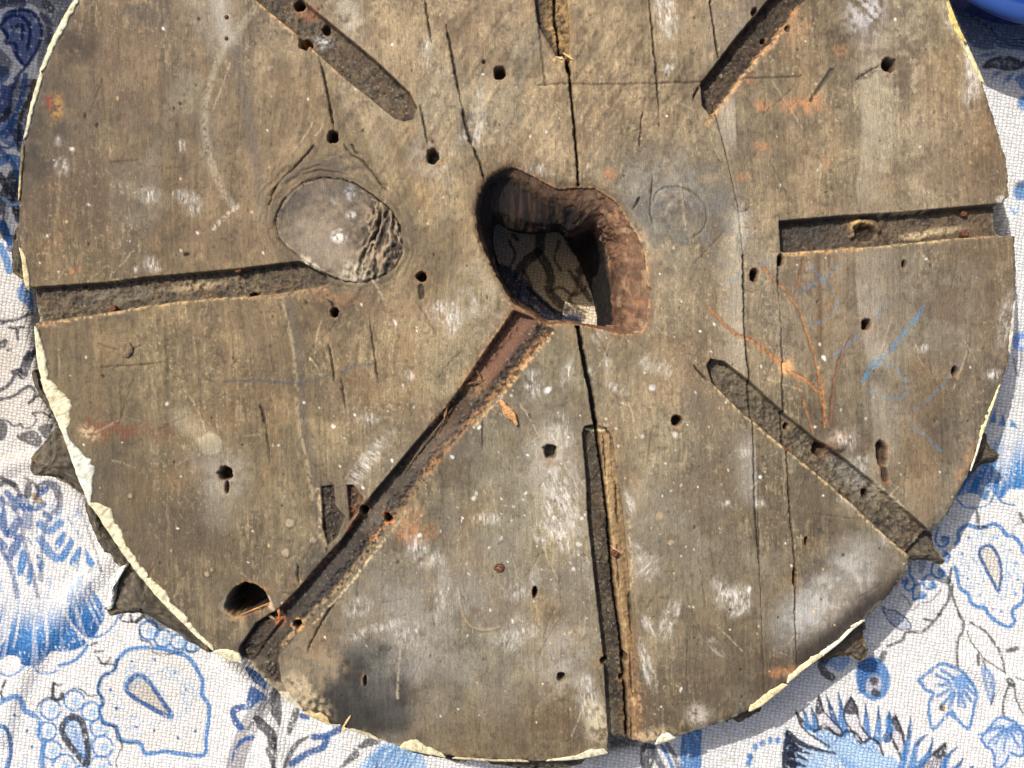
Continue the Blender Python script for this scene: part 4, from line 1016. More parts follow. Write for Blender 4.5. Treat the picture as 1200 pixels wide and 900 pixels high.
def slp(x, y, d):     # the right wall of the long groove is planed to a slope
    n_ = ((x - 600) * .775 + (y - 375) * .63)
    return ss(8, 24, n_ - 3) * .85
groove([(602,363),(585,388),(567,413),(545,447),(523,477),(500,503),(468,541),(433,583),(400,633),(375,660),(350,690),(327,713),(300,730),(281,758),(278,800),(330,800),(326,770),(360,730),(400,690),(440,640),(473,597),(500,561),(527,527),(560,488),(587,460),(617,424),(650,386),(625,372)], 13, (74, 62, 50), 1.6, 2.6, .6, 4, 431, None, slp)
band([(640,392),(587,456),(527,521),(500,553)], 9, (164, 120, 76), .7, 3, .42); band([(500,555),(473,591),(440,632)], 8, (140, 116, 84), .7, 3, .36); band([(440,634),(400,684),(360,724),(330,758)], 6, (170, 144, 106), .75, 2, .42)
band([(612,372),(590,402),(566,436)], 30, (112, 78, 58), .7, 8); cloud(552, 448, 16, 16, (160, 120, 72), .6, 0, .45, 5); cloud(510, 505, 26, 36, (86, 58, 38), .6, 40, .45, 7); cloud(370, 680, 30, 60, (48, 46, 43), .7, 40, .4, 8); cloud(310, 760, 26, 30, (84, 76, 64), .6)
arris([(600,364),(566,413),(546,445)], 3.4, (204, 154, 98), .8, .42); arris([(540,453),(522,478),(499,504)], 3, (204, 164, 110), .8, .42); arris([(648,390),(617,427),(588,462),(555,500)], 3, (216, 172, 112), .85, .38); arris([(476,600),(440,645),(405,690),(365,732)], 2.4, (222, 200, 150), .8, .38)
cloud(620, 640, 190, 150, (128, 122, 110), .30, 0, .5, 40); cloud(520, 760, 110, 80, (132, 128, 118), .35, 0, .5, 30); cloud(760, 520, 120, 140, (104, 92, 74), .30, 0, .5, 36); cloud(180, 560, 130, 110, (92, 78, 58), .35, 0, .5, 34); cloud(1080, 300, 110, 160, (108, 90, 70), .35, 0, .5, 36)
arris([(395,640),(376,662),(352,690),(330,712)], 3, (190, 120, 76), .8, .4); arris([(432,585),(412,612),(408,622)], 4, (206, 110, 50), .8, .4); arris([(462,606),(450,616),(436,632)], 4.5, (206, 130, 76), .8, .38)
# splintered notches on its upper side
for P, z, c in (([(376,570),(391,568),(393,592),(404,606),(396,628),(384,640),(378,620)], 5, (70, 60, 48)), ([(406,568),(414,568),(426,584),(420,598),(410,612),(408,590)], 6, (120, 84, 56)), ([(280,762),(300,732),(318,722),(330,728),(318,744),(300,770),(290,782)], 8, (86, 72, 56))):
    groove(P, z, c, 1.5, 3)
groove([(682,508),(686,499),(700,497),(712,502),(718,513),(724,556),(730,598),(738,683),(745,767),(751,874),(751,915),(714,915),(713,867),(707,767),(697,683),(688,600),(687,560)], 10, (92, 82, 66), 1.0)
hair_q = []
CEN2 = [(677,378),(683,413),(693,463),(698,497),(707,557),(713,605),(714,622),(720,690),(728,750),(733,807),(736,863),(738,900)]
P = CEN2[3:] + [(751,915),(750,874),(744,767),(737,683),(729,600),(723,556),(716,513),(708,500)]
sl, m = W.poly(P, 1.2); W.paint((sl, m), (146, 118, 80), .75); W.h[sl] += m * 5.5
cloud(735, 830, 8, 50, (108, 84, 56), .6, 0, .45, 6); cloud(715, 560, 8, 40, (160, 138, 96), .6, 0, .46, 4); cloud(698, 560, 8, 50, (74, 68, 54), .5, 0, .48, 4)
band([(735,600),(741,690),(747,760)], 3, (98, 78, 54), .7, 1.2, .4); arris([(736,610),(741,690)], 3, (206, 178, 132), .7, .45); arris([(748,800),(752,860)], 3, (196, 140, 100), .7, .42)
for k in range(16):
    t = k / 16.0; xx = 706 + 34 * t + (k * 7 % 13); yy = 510 + 360 * t - (k * 11 % 20)
    band([(xx, yy), (xx + 2.5, yy + 34), (xx + 4, yy + 60)], 1.8, (84, 62, 40) if k % 2 else (190, 162, 116), .65, .8, .34)
    if k % 3 == 0: hair_q.append([(xx + 1, yy), (xx + 4, yy + 50)])
cloud(728, 640, 9, 60, (112, 92, 62), .6, -5, .46, 7); cloud(741, 800, 8, 70, (104, 78, 54), .6, -5, .45, 8)
paint(W.ell(722, 649, 8, 4, -10, .3), (178, 130, 100), .7); band([(688,503),(700,505),(712,504)], 2.4, (214, 200, 160), .8, .9)

def pit(x, y, rx, ry=None, ang=0, z=22, chips=.5, rimc=(146, 112, 78), halo=None):
    ry = ry or rx
    sl, m = W.ell(x, y, rx + 3, ry + 3, ang, .35)
    W.paint((sl, m * ss(.40, .62, W.grit[sl])), rimc, chips)
    if halo: cloud(x, y + 4, rx * 3.2, ry * 3.2, halo, .4, 0, .42, 10)
    sl, m = W.ell(x, y, rx, ry, ang, .28)
    wob = 1 + .55 * (fbm(X[sl] / 5, Y[sl] / 5, 811, 3) - .5)
    rr_ = np.hypot((X[sl] - x) / rx, (Y[sl] - y) / ry) if not ang else None
    if rr_ is not None: m = 1 - ss(.62, 1.1, rr_ * wob)
    W.h[sl] -= m * z; W.paint((sl, ss(.0, .7, m)), (38, 27, 19), .85)
# ---- joints and cracks
CEN1 = [(648,-300),(650,0),(653,30),(655,60),(666,73),(670,117),(675,167),(678,216)]
SE2 = [(822,-300),(832,0),(842,67),(840,100),(838,133),(850,177),(864,240),(871,300),(873,390),(879,447),(883,500),(885,593),(890,660),(894,760),(898,860)]
def crack(q, w, z, c=(24, 18, 14), a=.92, soft=.8):
    W.rim(W.stroke(q, w + .7, soft), -z); paint(W.stroke(q, w, soft), c, a)
def hair(q, w, z, c=(32, 24, 18), a=.9):
    P = curve(q)
    sl = W.sub(P, w + 8)
    d, t = W.dist(P, sl, False)
    tp = np.clip(np.minimum(t, 1 - t) * 5, .12, 1) * (.45 + 1.1 * fbm(X[sl] / 11, Y[sl] / 11, 821, 3))
    W.h[sl] -= (1 - ss(0, (w * .5 + 1.0) * tp + .35, d)) * z * np.clip(tp, .2, 1)
    W.paint((sl, 1 - ss(w * .22 * tp, w * .5 * tp + .75, d)), c, a)
crack(CEN1[3:], 2.2, 9, (66, 38, 25), .85); crack(CEN1[:4], 2.0, 8); crack([(665,70),(667,84)], 5, 12)
crack(CEN2[:4], 4.6, 16, (16, 12, 10)); crack(CEN2[3:], 2.8, 9)
crack(SE2[1:3], 1.6, 4); crack(SE2[4:6], 1.0, 2, (60, 48, 38), .7); crack(SE2[5:8], .8, 1.4, (70, 58, 46), .5); crack(SE2[7:10], 1.4, 4); crack(SE2[9:13], 1.1, 3, (44, 36, 28), .85); crack(SE2[12:], .7, 1.2, (64, 54, 42), .5)
for q, w, z in (([(498,0),(501,20),(506,50)], 1.4, 4), ([(522,27),(528,55),(533,83),(542,127)], 2.0, 5), ([(542,127),(547,150),(553,170)], 4.0, 6), ([(553,170),(562,190),(568,213)], 2.4, 7), ([(492,122),(497,145),(502,172)], 1.4, 4), ([(759,-20),(763,20),(765,40),(770,97),(772,133)], 1.5, 4), ([(753,130),(751,150),(749,177)], 1.1, 3),
                ([(913,343),(917,417),(918,473),(923,547),(926,600),(932,667),(932,733),(934,782)], 1.5, 4), ([(912,300),(912,343)], 1.4, 4), ([(373,65),(381,95),(387,125),(392,155)], 1.9, 5), ([(385,403),(389,425),(393,450)], 1.2, 3), ([(433,372),(438,410),(443,450)], 1.1, 3), ([(741,246),(747,238),(750,230)], 1.6, 3), ([(765,205),(762,240),(764,262)], 1, 2),
                ([(397,700),(380,725),(366,750),(360,765)], 1.3, 3), ([(349,660),(350,686)], 1.2, 3), ([(400,443),(405,480)], .9, 2), ([(383,350),(392,360),(400,368)], 2, 4), ([(745,338),(755,337),(765,339)], 3, 6), ([(305,474),(308,486),(311,498)], 3, 3), ([(311,500),(315,530),(316,545)], 1.2, 1.5), ([(888,600),(890,650)], .8, 2), ([(216,300),(222,296)], 4, 3), ([(565,490),(566,530)], 1, 2),
                ([(812,428),(828,446)], 1.4, 4), ([(820,100),(812,116)], 1.4, 4), ([(456,585),(452,600)], 1.2, 3)):
    hair(q, w, z)
for q in hair_q: hair(q, 1.6, 3)
cloud(545, 150, 12, 24, (74, 68, 60), .7, 0, .4, 6); cloud(305, 490, 8, 26, (70, 56, 42), .6, 0, .45, 5); cloud(720, 178, 14, 40, (104, 92, 72), .5, 0, .4, 8)
crack([(630,100),(660,98),(700,99),(760,98),(800,97),(822,96)], 1.3, 1.6, (74, 62, 48), .7); crack([(870,92),(905,91),(940,89)], 1.4, 1.6, (80, 64, 48), .7)
cloud(1017, 86, 16, 5, (62, 50, 40), .85, -28, .46, 3); crack([(1030,78),(1018,84),(1005,93)], 1.6, 2, (62, 50, 40), .7)
pit(1019, 271, 11, 9, 1, 8, .5, (150, 122, 78)); cloud(1005, 265, 6, 9, (176, 142, 92), .8, 10, .42, 4); cloud(1012, 259, 14, 3, (190, 160, 104), .8, 0, .42, 4); W.rim(W.stroke([(1003,275),(1002,264),(1010,258),(1025,258),(1034,268)], 6, 2), 5)
for q in ([(115,403),(140,411),(165,406)], [(120,430),(165,428),(190,425)]):
    crack(q, 1.2, 1.4, (88, 72, 54), .6)

# ---- nail and peg holes
for a in ((586,85,7,8),(507,183,7,9),(390,160,7,7),(494,324,6,6),(392,366,4.5,6),(884,322,5.5,8),(1016,380,6,7),(1042,76,8,9),(645,529,8,9),(793,493,6.5,6.5),(658,794,5,5.5),(627,694,3.4,6.5),(945,635,2.6,5.5),(915,305,4,7),(1119,436,4,6),(428,848-50,1.8,7),(1060,310,2.4,5)):
    pit(*a)
for x, y in ((645,529),(507,183),(658,794),(264,558)): cloud(x, y, 26, 26, (170, 164, 150), .35, 0, .45, 9)
pit(264, 555, 8, 9); pit(266, 570, 3, 9, 0, 6, .5); pit(494, 342, 4, 10, 0, 2, .5, (92, 70, 48)); pit(1034, 532, 6.5, 14, -6, 15, .7); pit(1037, 556, 3.5, 9, -8, 6, .8, (120, 70, 42)); pit(931, 676, 2.6, 11, 0, 10, .6)
pit(357, 50, 7, 8); paint(W.ell(357, 47, 5, 3.4, 0, .3), (196, 122, 62), .85); pit(349, 2, 7, 6); pit(380, 30, 5, 6, 0, 10)
pit(425, 598, 3.6, 5.6, 10, 18); pit(455, 607, 3.6, 5.4, -35, 18, .9, (206, 124, 68)); pit(348, 732, 5, 5, 0, 18, .9, (200, 150, 90)); pit(925, 500, 3.5, 4, 0, 12, .4); pit(1019, 580, 4, 5, -30, 14, .4); pit(707, 775, 4, 5, 0, 14); pit(733, 771, 4, 6, 0, 14, .8); pit(729, 797, 3, 4, 0, 12)
pit(294, 344, 4.5, 2.4, -10, 8); pit(963, 527, 8, 9, 0, 16, .4); paint(W.ell(978, 526, 12, 9, -10, .4), (100, 76, 56), .6); W.rim(W.ell(980, 522, 9, 7, 0, .5), 4); cloud(984, 512, 8, 7, (170, 132, 92), .6, 0, .48, 4); cloud(976, 527, 9, 6, (62, 44, 32), .7, -10, .46, 3)
pit(898, 43, 3.6, 2.6, -40, 12); pit(923, 33, 4, 4.5, 0, 5, .4); pit(884, 13, 3, 5, 30, 8); pit(567, 72, 2.4, 3, 0, 4, .3); pit(1078, 435, .5, .5)
cloud(714, 205, 7, 9, (158, 112, 78), .8, -30, .4, 4)
# the big hole at the foot of the long groove
KH = curve([(263,712),(268,698),(276,688),(288,683),(300,686),(310,694),(315,704),(312,712),(300,716),(288,721),(274,722)], True, 4)
sl, m = W.poly(KH, 2.4, False, True, 8)
d, _ = W.dist(KH, sl, True)
W.paint((sl, ss(-6, -1, d) * ss(.46, .62, W.grit[sl])), (158, 118, 82), .6)
W.h[sl] -= ss(-1, 5, d) * 52; W.paint((sl, ss(-1, 2, d)), (24, 18, 14), .95)
cloud(278, 724, 14, 5, (160, 130, 92), .7, 8, .46, 3); cloud(300, 686, 18, 4, (140, 96, 66), .6, 20, .44, 3); band([(292,718),(300,740),(306,765)], 14, (50, 42, 34), .6, 5); cloud(262, 705, 6, 18, (120, 116, 108), .6)
band([(315,700),(318,712),(326,722)], 4, (200, 176, 146), .7, 1.2); cloud(326, 722, 6, 12, (196, 120, 76), .8)
# worn brown border of the bore
sl = hs
nb = fbm(X[sl] / 7, Y[sl] / 7, 441, 3)
side = ss(600, 720, X[sl] + .4 * (300 - Y[sl]))
W.paint((sl, (1 - ss(2, 9 + 10 * side * nb, dH[sl])) * (.4 + .6 * side)), (96, 74, 54), .6)
W.paint((sl, (1 - ss(0, 3.5, dH[sl])) * ss(.42, .58, W.grit[sl])), (196, 142, 84), .6)
cloud(745, 300, 16, 30, (190, 168, 130), .8, 0, .46, 5); cloud(735, 275, 14, 14, (176, 150, 112), .6, 0, .46, 5)
W.h[sl] -= 5.0 * np.exp(-np.clip(dH[sl], 0, 99) / (2 + 5 * side))
# worn outer edge
W.h -= 3.0 * np.exp(-np.clip(dO, 0, 99) / 2.4)
e = np.exp(-np.clip(dO, 0, 99) / 5)
wash(e * ss(.40, .62, fbm(X / 8, Y / 8, 451, 3)), (60, 50, 40), .7)
wash(np.exp(-np.clip(dO, 0, 99) / 2.2) * ss(.46, .6, fbm(X / 7, Y / 7, 461, 3)), (200, 184, 148), .6)
cloud(1124, 20, 9, 22, (206, 176, 92), .8, -18, .42, 5); cloud(1117, 22, 10, 20, (186, 178, 158), .7, -20, .45, 5); cloud(1136, 60, 6, 30, (214, 204, 160), .8, -22, .42, 4); cloud(1180, 250, .1, .1, (0,0,0), 0)
cloud(1176, 234, 8, 5, (220, 214, 200), .8, 0, .42, 3); cloud(765, 864, 22, 9, (190, 170, 132), .7, -15, .42, 5); cloud(700, 845, 14, 26, (196, 182, 150), .7, -10, .45, 5); cloud(818, 838, 12, 12, (182, 174, 158), .7, 0, .42, 4)
cloud(745, 868, 12, 9, (110, 72, 54), .7)

# ------------------------------------------------------------------ turn the sheet into boards
disc = empty('wooden_disc', (0, 0, 0))
tag(disc, 'large round weathered wooden disc lying face down, with cut grooves, cracks and an irregular bore', 'wooden disc')
STEP = 1.1
px_, py_ = X.copy(), Y.copy()
big_row = (W.ys < -36)
gy_, gx_ = np.gradient(dO)
dxs = np.gradient(W.xs); dys = np.gradient(W.ys)
gX = gx_ / dxs[None, :]; gY = gy_ / dys[:, None]
gl = np.hypot(gX, gY) + 1e-6
lim = np.where(W.ys < -30, 4.0, 0.8)[:, None]
sn = (np.abs(dO) < lim)
px_ = np.where(sn, px_ - dO * gX / gl, px_); py_ = np.where(sn, py_ - dO * gY / gl, py_)
okO = dO > -lim
hy_, hx_ = np.gradient(dH)
hX = hx_ / dxs[None, :]; hY = hy_ / dys[:, None]
hl = np.hypot(hX, hY) + 1e-6
sh = (np.abs(dH) < .8)
px_ = np.where(sh, px_ - dH * hX / hl, px_); py_ = np.where(sh, py_ - dH * hY / hl, py_)
ok = okO & (dH > -.8)
ny, nx = X.shape
cell = ok[:-1, :-1] & ok[1:, :-1] & ok[:-1, 1:] & ok[1:, 1:]
cxm = (X[:-1, :-1] + X[1:, 1:]) / 2; cym = (Y[:-1, :-1] + Y[1:, 1:]) / 2
def seam_x(P):
    P = np.array(sorted(P, key=lambda p: p[1]), dtype=float)
    return np.interp(cym, P[:, 1], P[:, 0])
s1 = seam_x(CEN1 + [(690, 300)] + CEN2); s2 = seam_x(SE2)
reg = np.where(cxm < s1, 0, np.where(cxm < s2, 1, 2))
kin = np.zeros((ny, nx), bool); kin[sk] = dK > 0
reg = np.where(kin[:-1, :-1] & cell, 3, reg)
idx = np.arange(ny * nx).reshape(ny, nx)
allco = np.stack([(px_ - 600) * S, -(py_ - 450) * S, T + W.h * S], -1).reshape(-1, 3)
allcol = W.col.reshape(-1, 3)
THICK = 0.036
names = ['board', 'board', 'board', 'knot']
for r in range(4):
    mk = cell & (reg == r)
    i, j = np.nonzero(mk)
    q = np.stack([idx[i, j], idx[i + 1, j], idx[i + 1, j + 1], idx[i, j + 1]], 1)
    used = np.zeros(ny * nx, bool); used[q.ravel()] = True
    remap = np.cumsum(used) - 1
    co = allco[used]; cc = np.clip(allcol[used], 0.004, .85); q = remap[q]
    if r < 3:
        # sides of the board, down to its front face
        ed = np.concatenate([q[:, [0, 1]], q[:, [1, 2]], q[:, [2, 3]], q[:, [3, 0]]])
        key = np.sort(ed, 1); key = key[:, 0].astype(np.int64) * len(co) + key[:, 1]
        u, inv, cnt = np.unique(key, return_inverse=True, return_counts=True)
        be = ed[cnt[inv] == 1]
        xm = co[be].mean(1)
        bv = np.unique(be)
        m_ = np.full(len(co), -1); m_[bv] = np.arange(len(bv))
        n0 = len(co)
        lay = [co, ]; cl = [cc, ]; qq = [q]
        prev = np.arange(n0)
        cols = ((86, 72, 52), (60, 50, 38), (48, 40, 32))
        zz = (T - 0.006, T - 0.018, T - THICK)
        vmap = None
        for L in range(3):
            c2 = co[bv].copy()
            nn = fbm(c2[:, 0] * 900 + 50, c2[:, 1] * 900 + 50, 471 + L, 2) - .5
            rad = c2[:, :2] - np.array([(606 - 600) * S, -(305 - 450) * S])
            rl = np.linalg.norm(rad, axis=1, keepdims=True) + 1e-6
            c2[:, :2] += rad / rl * (nn[:, None] * .0012 - .0006 * L)
            c2[:, 2] = np.minimum(zz[L], co[bv][:, 2] - .0015 * (L + 1))
            lay.append(c2)
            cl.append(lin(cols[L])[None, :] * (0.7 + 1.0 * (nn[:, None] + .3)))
            base = n0 + L * len(bv)
            a0 = be[:, 0] if L == 0 else base - len(bv) + m_[be[:, 0]]
            a1 = be[:, 1] if L == 0 else base - len(bv) + m_[be[:, 1]]
            qq.append(np.stack([a1, a0, base + m_[be[:, 0]], base + m_[be[:, 1]]], 1))
        co = np.concatenate(lay); cc = np.clip(np.concatenate(cl), .004, .85); q = np.concatenate(qq)
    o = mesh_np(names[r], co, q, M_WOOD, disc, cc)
    if r == 3: o['label'] = 'oval dark knot with a charred ridged end'

# ------------------------------------------------------------------ wall of the bore
H0 = curve(HOLE, True, 14)
IN1 = [(572,222),(580,214),(590,210),(602,214),(614,224),(626,232),(643,241),(657,246),(672,251),(682,256),(692,263),(699,270),(704,278),(709,285),(712,298),(714,317),(717,345),(718,365),(718,380),(712,382),(703,382),(692,381),(672,377),(655,376),(640,375),(626,365),(606,352),(592,333),(582,314),(573,295),(566,275),(563,257),(565,238)]
IN2 = [(580,262),(586,262),(592,266),(602,270),(614,272),(628,272),(643,271),(655,271),(662,278),(668,288),(674,298),(680,310),(685,322),(690,334),(694,346),(697,358),(699,370),(699,380),(697,386),(690,387),(682,386),(674,384),(664,383),(654,382),(642,381),(629,371),(609,358),(596,338),(588,322),(582,306),(578,292),(576,280),(577,270)]
R1 = curve(IN1, True, 14); R2 = curve(IN2, True, 14)
ring_list = []; colr = []
levels = [(0, 0, T - .0030), (.25, 0, T - .006), (.55, 0, T - .010), (.85, 0, T - .018), (1, 0, T - .026), (1, .12, T - .031), (1, .4, T - .044), (1, .7, T - .058), (1, .9, T - .068), (1, 1.0, .0015)]
n = len(H0)
th = np.arange(n) / n
B_TL = [0, 0, .05, .7, 1.0, 1.02, 1.02, 1.02, 1.02, 1.0]  # top-left ledge pulled inward to shade the cloth in the bore
A_TL = [0, .5, .9, 1, 1, 1, 1, 1, 1, 1]
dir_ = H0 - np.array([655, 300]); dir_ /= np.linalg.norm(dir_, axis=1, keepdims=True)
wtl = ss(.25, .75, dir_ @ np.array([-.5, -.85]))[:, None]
for li, (a, b, z) in enumerate(levels):
    a = a * (1 - wtl) + A_TL[li] * wtl
    b = b * (1 - wtl) + B_TL[li] * wtl
    P = H0 * (1 - a) + R1 * a
    P = P * (1 - b) + R2 * b
    k = (T + D - z) / D
    nz = (vn(np.arange(n) / 9.0, np.full(n, li * .8), 481) - .5) * (2.2 if 0 < li < len(levels) - 1 else .4)
    cen = P.mean(0); dv = P - cen; dv /= np.linalg.norm(dv, axis=1, keepdims=True)
    P = P + dv * nz[:, None]
    if li == 0: P = P + dv * 1.5
    ring_list.append(np.stack([(P[:, 0] - 600) * S * k, -(P[:, 1] - 450) * S * k, np.full(n, z)], -1))
    v = fbm(P[:, 0] / 9, P[:, 1] / 9 + li * 3, 491, 3)[:, None]
    c0 = lin((100, 74, 54)) if li < 3 else (lin((84, 61, 46)) if li < 5 else lin((24, 20, 17)))  # lower rings near black: dark wood with shade painted in
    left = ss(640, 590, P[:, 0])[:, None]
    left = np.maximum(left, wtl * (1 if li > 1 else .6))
    c0 = c0 * (1 - .97 * left) + lin((15, 11, 9) if li > 1 else (58, 40, 27)) * .97 * left  # shade painted into the colour of the left and top-left wall
    cr_ = c0 * (0.45 + 1.1 * v)
    orange = ss(.55, .75, fbm(P[:, 0] / 6, P[:, 1] / 6 + li * 5, 495, 2))[:, None] * (1 if li < 5 else 0) * (1 - .7 * left)
    cr_ = cr_ * (1 - .5 * orange) + lin((140, 98, 66)) * .5 * orange
    colr.append(cr_)
def densify(R, k=4):
    R = np.asarray(R); out = []
    for i in range(len(R) - 1):
        for q in range(k): out.append(R[i] * (1 - q / k) + R[i + 1] * q / k)
    out.append(R[-1]); return np.array(out)
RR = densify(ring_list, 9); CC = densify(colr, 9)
ar_ = np.arange(n)[None, :] + 0 * RR[..., 0]; br_ = np.arange(len(RR))[:, None] + 0 * RR[..., 0]
CC = CC * np.clip(1 + 1.5 * (fbm(ar_ / 7, br_ / 5, 503, 4, .7) - .5) + .9 * (fbm(ar_ / 2.4, br_ / 2.4, 505, 2) - .5), .2, 2)[..., None]
lt_ = ss(.58, .7, fbm(ar_ / 10, br_ / 7, 507, 4, .65))[..., None]
CC = CC * (1 - .45 * lt_) + lin((168, 142, 106)) * .45 * lt_ * ((br_ < 40) * (1 - .85 * wtl[:, 0][None, :]))[..., None]
jx = (fbm(ar_ / 6, br_ / 4, 501, 4, .65) - .5)
jx[0] = 0; jx[-1] = 0
cen = RR[..., :2].mean(1, keepdims=True); dv = RR[..., :2] - cen; dv = dv / np.linalg.norm(dv, axis=-1, keepdims=True)
RR[..., :2] += dv * (jx * .0036)[..., None]
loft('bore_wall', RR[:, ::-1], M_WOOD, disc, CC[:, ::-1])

# ------------------------------------------------------------------ carved front, on which the disc rests
prof = [(0.955, T - .030), (0.965, T - .040), (0.93, T - .050), (0.88, .018), (0.80, .004), (0.70, .0015), (0.55, .006), (0.45, .012), (0.40, T - .04), (0.60, T - .034), (0.955, T - .030)]
n = 192
rings = []
for f, z in prof:
    row = []
    for i in range(n):
        a = 2 * math.pi * i / n
        w_ = 1 + (0.022 * math.sin(12 * a) + 0.008 * math.sin(37 * a)) * (1 if f > .6 else .3)
        R_ = 560 * f * w_
        if f < .6: R_ = max(R_, 215)
        row.append(((606 + R_ * math.cos(a) - 600) * S, -(318 + R_ * math.sin(a) - 450) * S, z + (.0015 * math.sin(24 * a) if .002 < z < .03 else 0)))
    rings.append(row)
loft('carved_front', rings, M_CARVE, disc)

# ------------------------------------------------------------------ leaf tips of the carved front that stick out past the edge
def leaf_tip(outline, ztop, thick=.014, ridge=.005, seed=1, warmth=0.0, label=None):
    P = curve(outline, True, 9)
    c = P.mean(0)
    rings = []; cols = []
    for li, (f, dz) in enumerate(((.97, -thick), (1.03, -thick * .7), (1.02, -thick * .4), (1.0, -.002), (.96, .0002), (.90, -.0006), (.82, .0), (.74, ridge * .25), (.66, ridge * .3), (.58, ridge * .55), (.5, ridge * .6), (.4, ridge * .85), (.3, ridge * .8), (.2, ridge), (.1, ridge * 1.02))):
        Q = c + (P - c) * f
        nz = (fbm(Q[:, 0] / 5, Q[:, 1] / 5, 510 + seed, 3) - .5)
        Q = Q + (nz[:, None] * 1.2 if .2 < f < 1 else 0)
        z = ztop + dz + nz * .0040 + (fbm(Q[:, 0] / 2.2, Q[:, 1] / 2.2, 540 + seed, 2) - .5) * .0012
        k = (T + D - ztop) / D
        rings.append(np.stack([(Q[:, 0] - 600) * S * k, -(Q[:, 1] - 450) * S * k, z], -1))
        v = fbm(Q[:, 0] / 6 + li * .7, Q[:, 1] / 6 + li * .7, 520 + seed, 3)[:, None]
        edge_ = ss(.55, .75, fbm(Q[:, 0] / 3, Q[:, 1] / 3 + li, 550 + seed, 2))[:, None]
        cc = lin((74, 68, 57)) * (.35 + 1.2 * v)
        cc = cc * (1 - .4 * edge_) + lin((150, 134, 104)) * .4 * edge_ * (1.6 if .85 < f < 1.01 else .7)
        o_ = ss(.56, .7, fbm(Q[:, 0] / 7, Q[:, 1] / 7, 530 + seed, 2))[:, None] * (.10 + warmth) * (1 if f > .7 else .3) + (.5 * warmth if f > .9 else 0)
        cc = cc * (1 - np.clip(o_, 0, .9)) + lin((150, 114, 66)) * np.clip(o_, 0, .9)
        cols.append(cc)
    R = np.array(rings)[:, ::-1]; Cc = np.array(cols)[:, ::-1]
    o = loft('leaf_tip', R, M_SPLINT, disc, Cc, True, False, True)
    if label: o['label'] = label
    return o
zt = T - .020
leaf_tip([(36,540),(38,532),(52,516),(64,503),(80,515),(105,545),(110,580),(98,580),(80,568),(58,559),(39,557),(35,548)], zt, .016, .005, 1, .25)
leaf_tip([(37,436),(41,434),(45,446),(55,462),(66,480),(62,486),(54,474),(44,460)], zt, .012, .002, 2)
leaf_tip([(99,585),(110,594),(122,615),(147,650),(150,668),(135,660),(131,650),(122,646),(112,628),(103,606)], zt, .016, .004, 3)
leaf_tip([(147,664),(139,668),(133,680),(130,700),(124,712),(130,721),(150,719),(172,720),(196,733),(232,758),(246,764),(226,735),(190,700),(160,668)], zt, .016, .005, 4, .1)
leaf_tip([(19,268),(14,290),(14,315),(18,323),(26,326),(40,320),(40,280),(28,262)], zt, .014, .003, 5, .25)
leaf_tip([(37,96),(41,92),(46,97),(50,110),(44,124),(34,140),(32,132),(35,115)], zt + .006, .012, .002, 6, .5)
leaf_tip([(1154,506),(1158,520),(1166,528),(1171,531),(1170,537),(1166,542),(1155,543),(1146,548),(1134,560),(1120,560),(1130,530),(1142,505)], zt, .016, .005, 7)
leaf_tip([(1088,622),(1093,632),(1098,645),(1106,655),(1107,660),(1101,662),(1090,658),(1080,656),(1066,657),(1040,650),(1050,620)], zt + .004, .018, .005, 8, .1)
leaf_tip([(1014,728),(1012,740),(1014,752),(1018,764),(1014,773),(1008,775),(998,771),(985,769),(972,772),(955,775),(960,750),(995,722)], zt, .016, .005, 9, .35)
leaf_tip([(893,828),(892,833),(885,836),(878,841),(866,846),(856,842),(850,846),(846,830),(880,812)], zt + .006, .014, .003, 10, .15)
leaf_tip([(470,872),(480,880),(505,886),(540,893),(550,886),(520,868)], zt + .008, .012, .002, 11)
leaf_tip([(560,885),(580,896),(620,901),(655,900),(680,896),(690,880),(620,875)], zt + .006, .014, .003, 12)
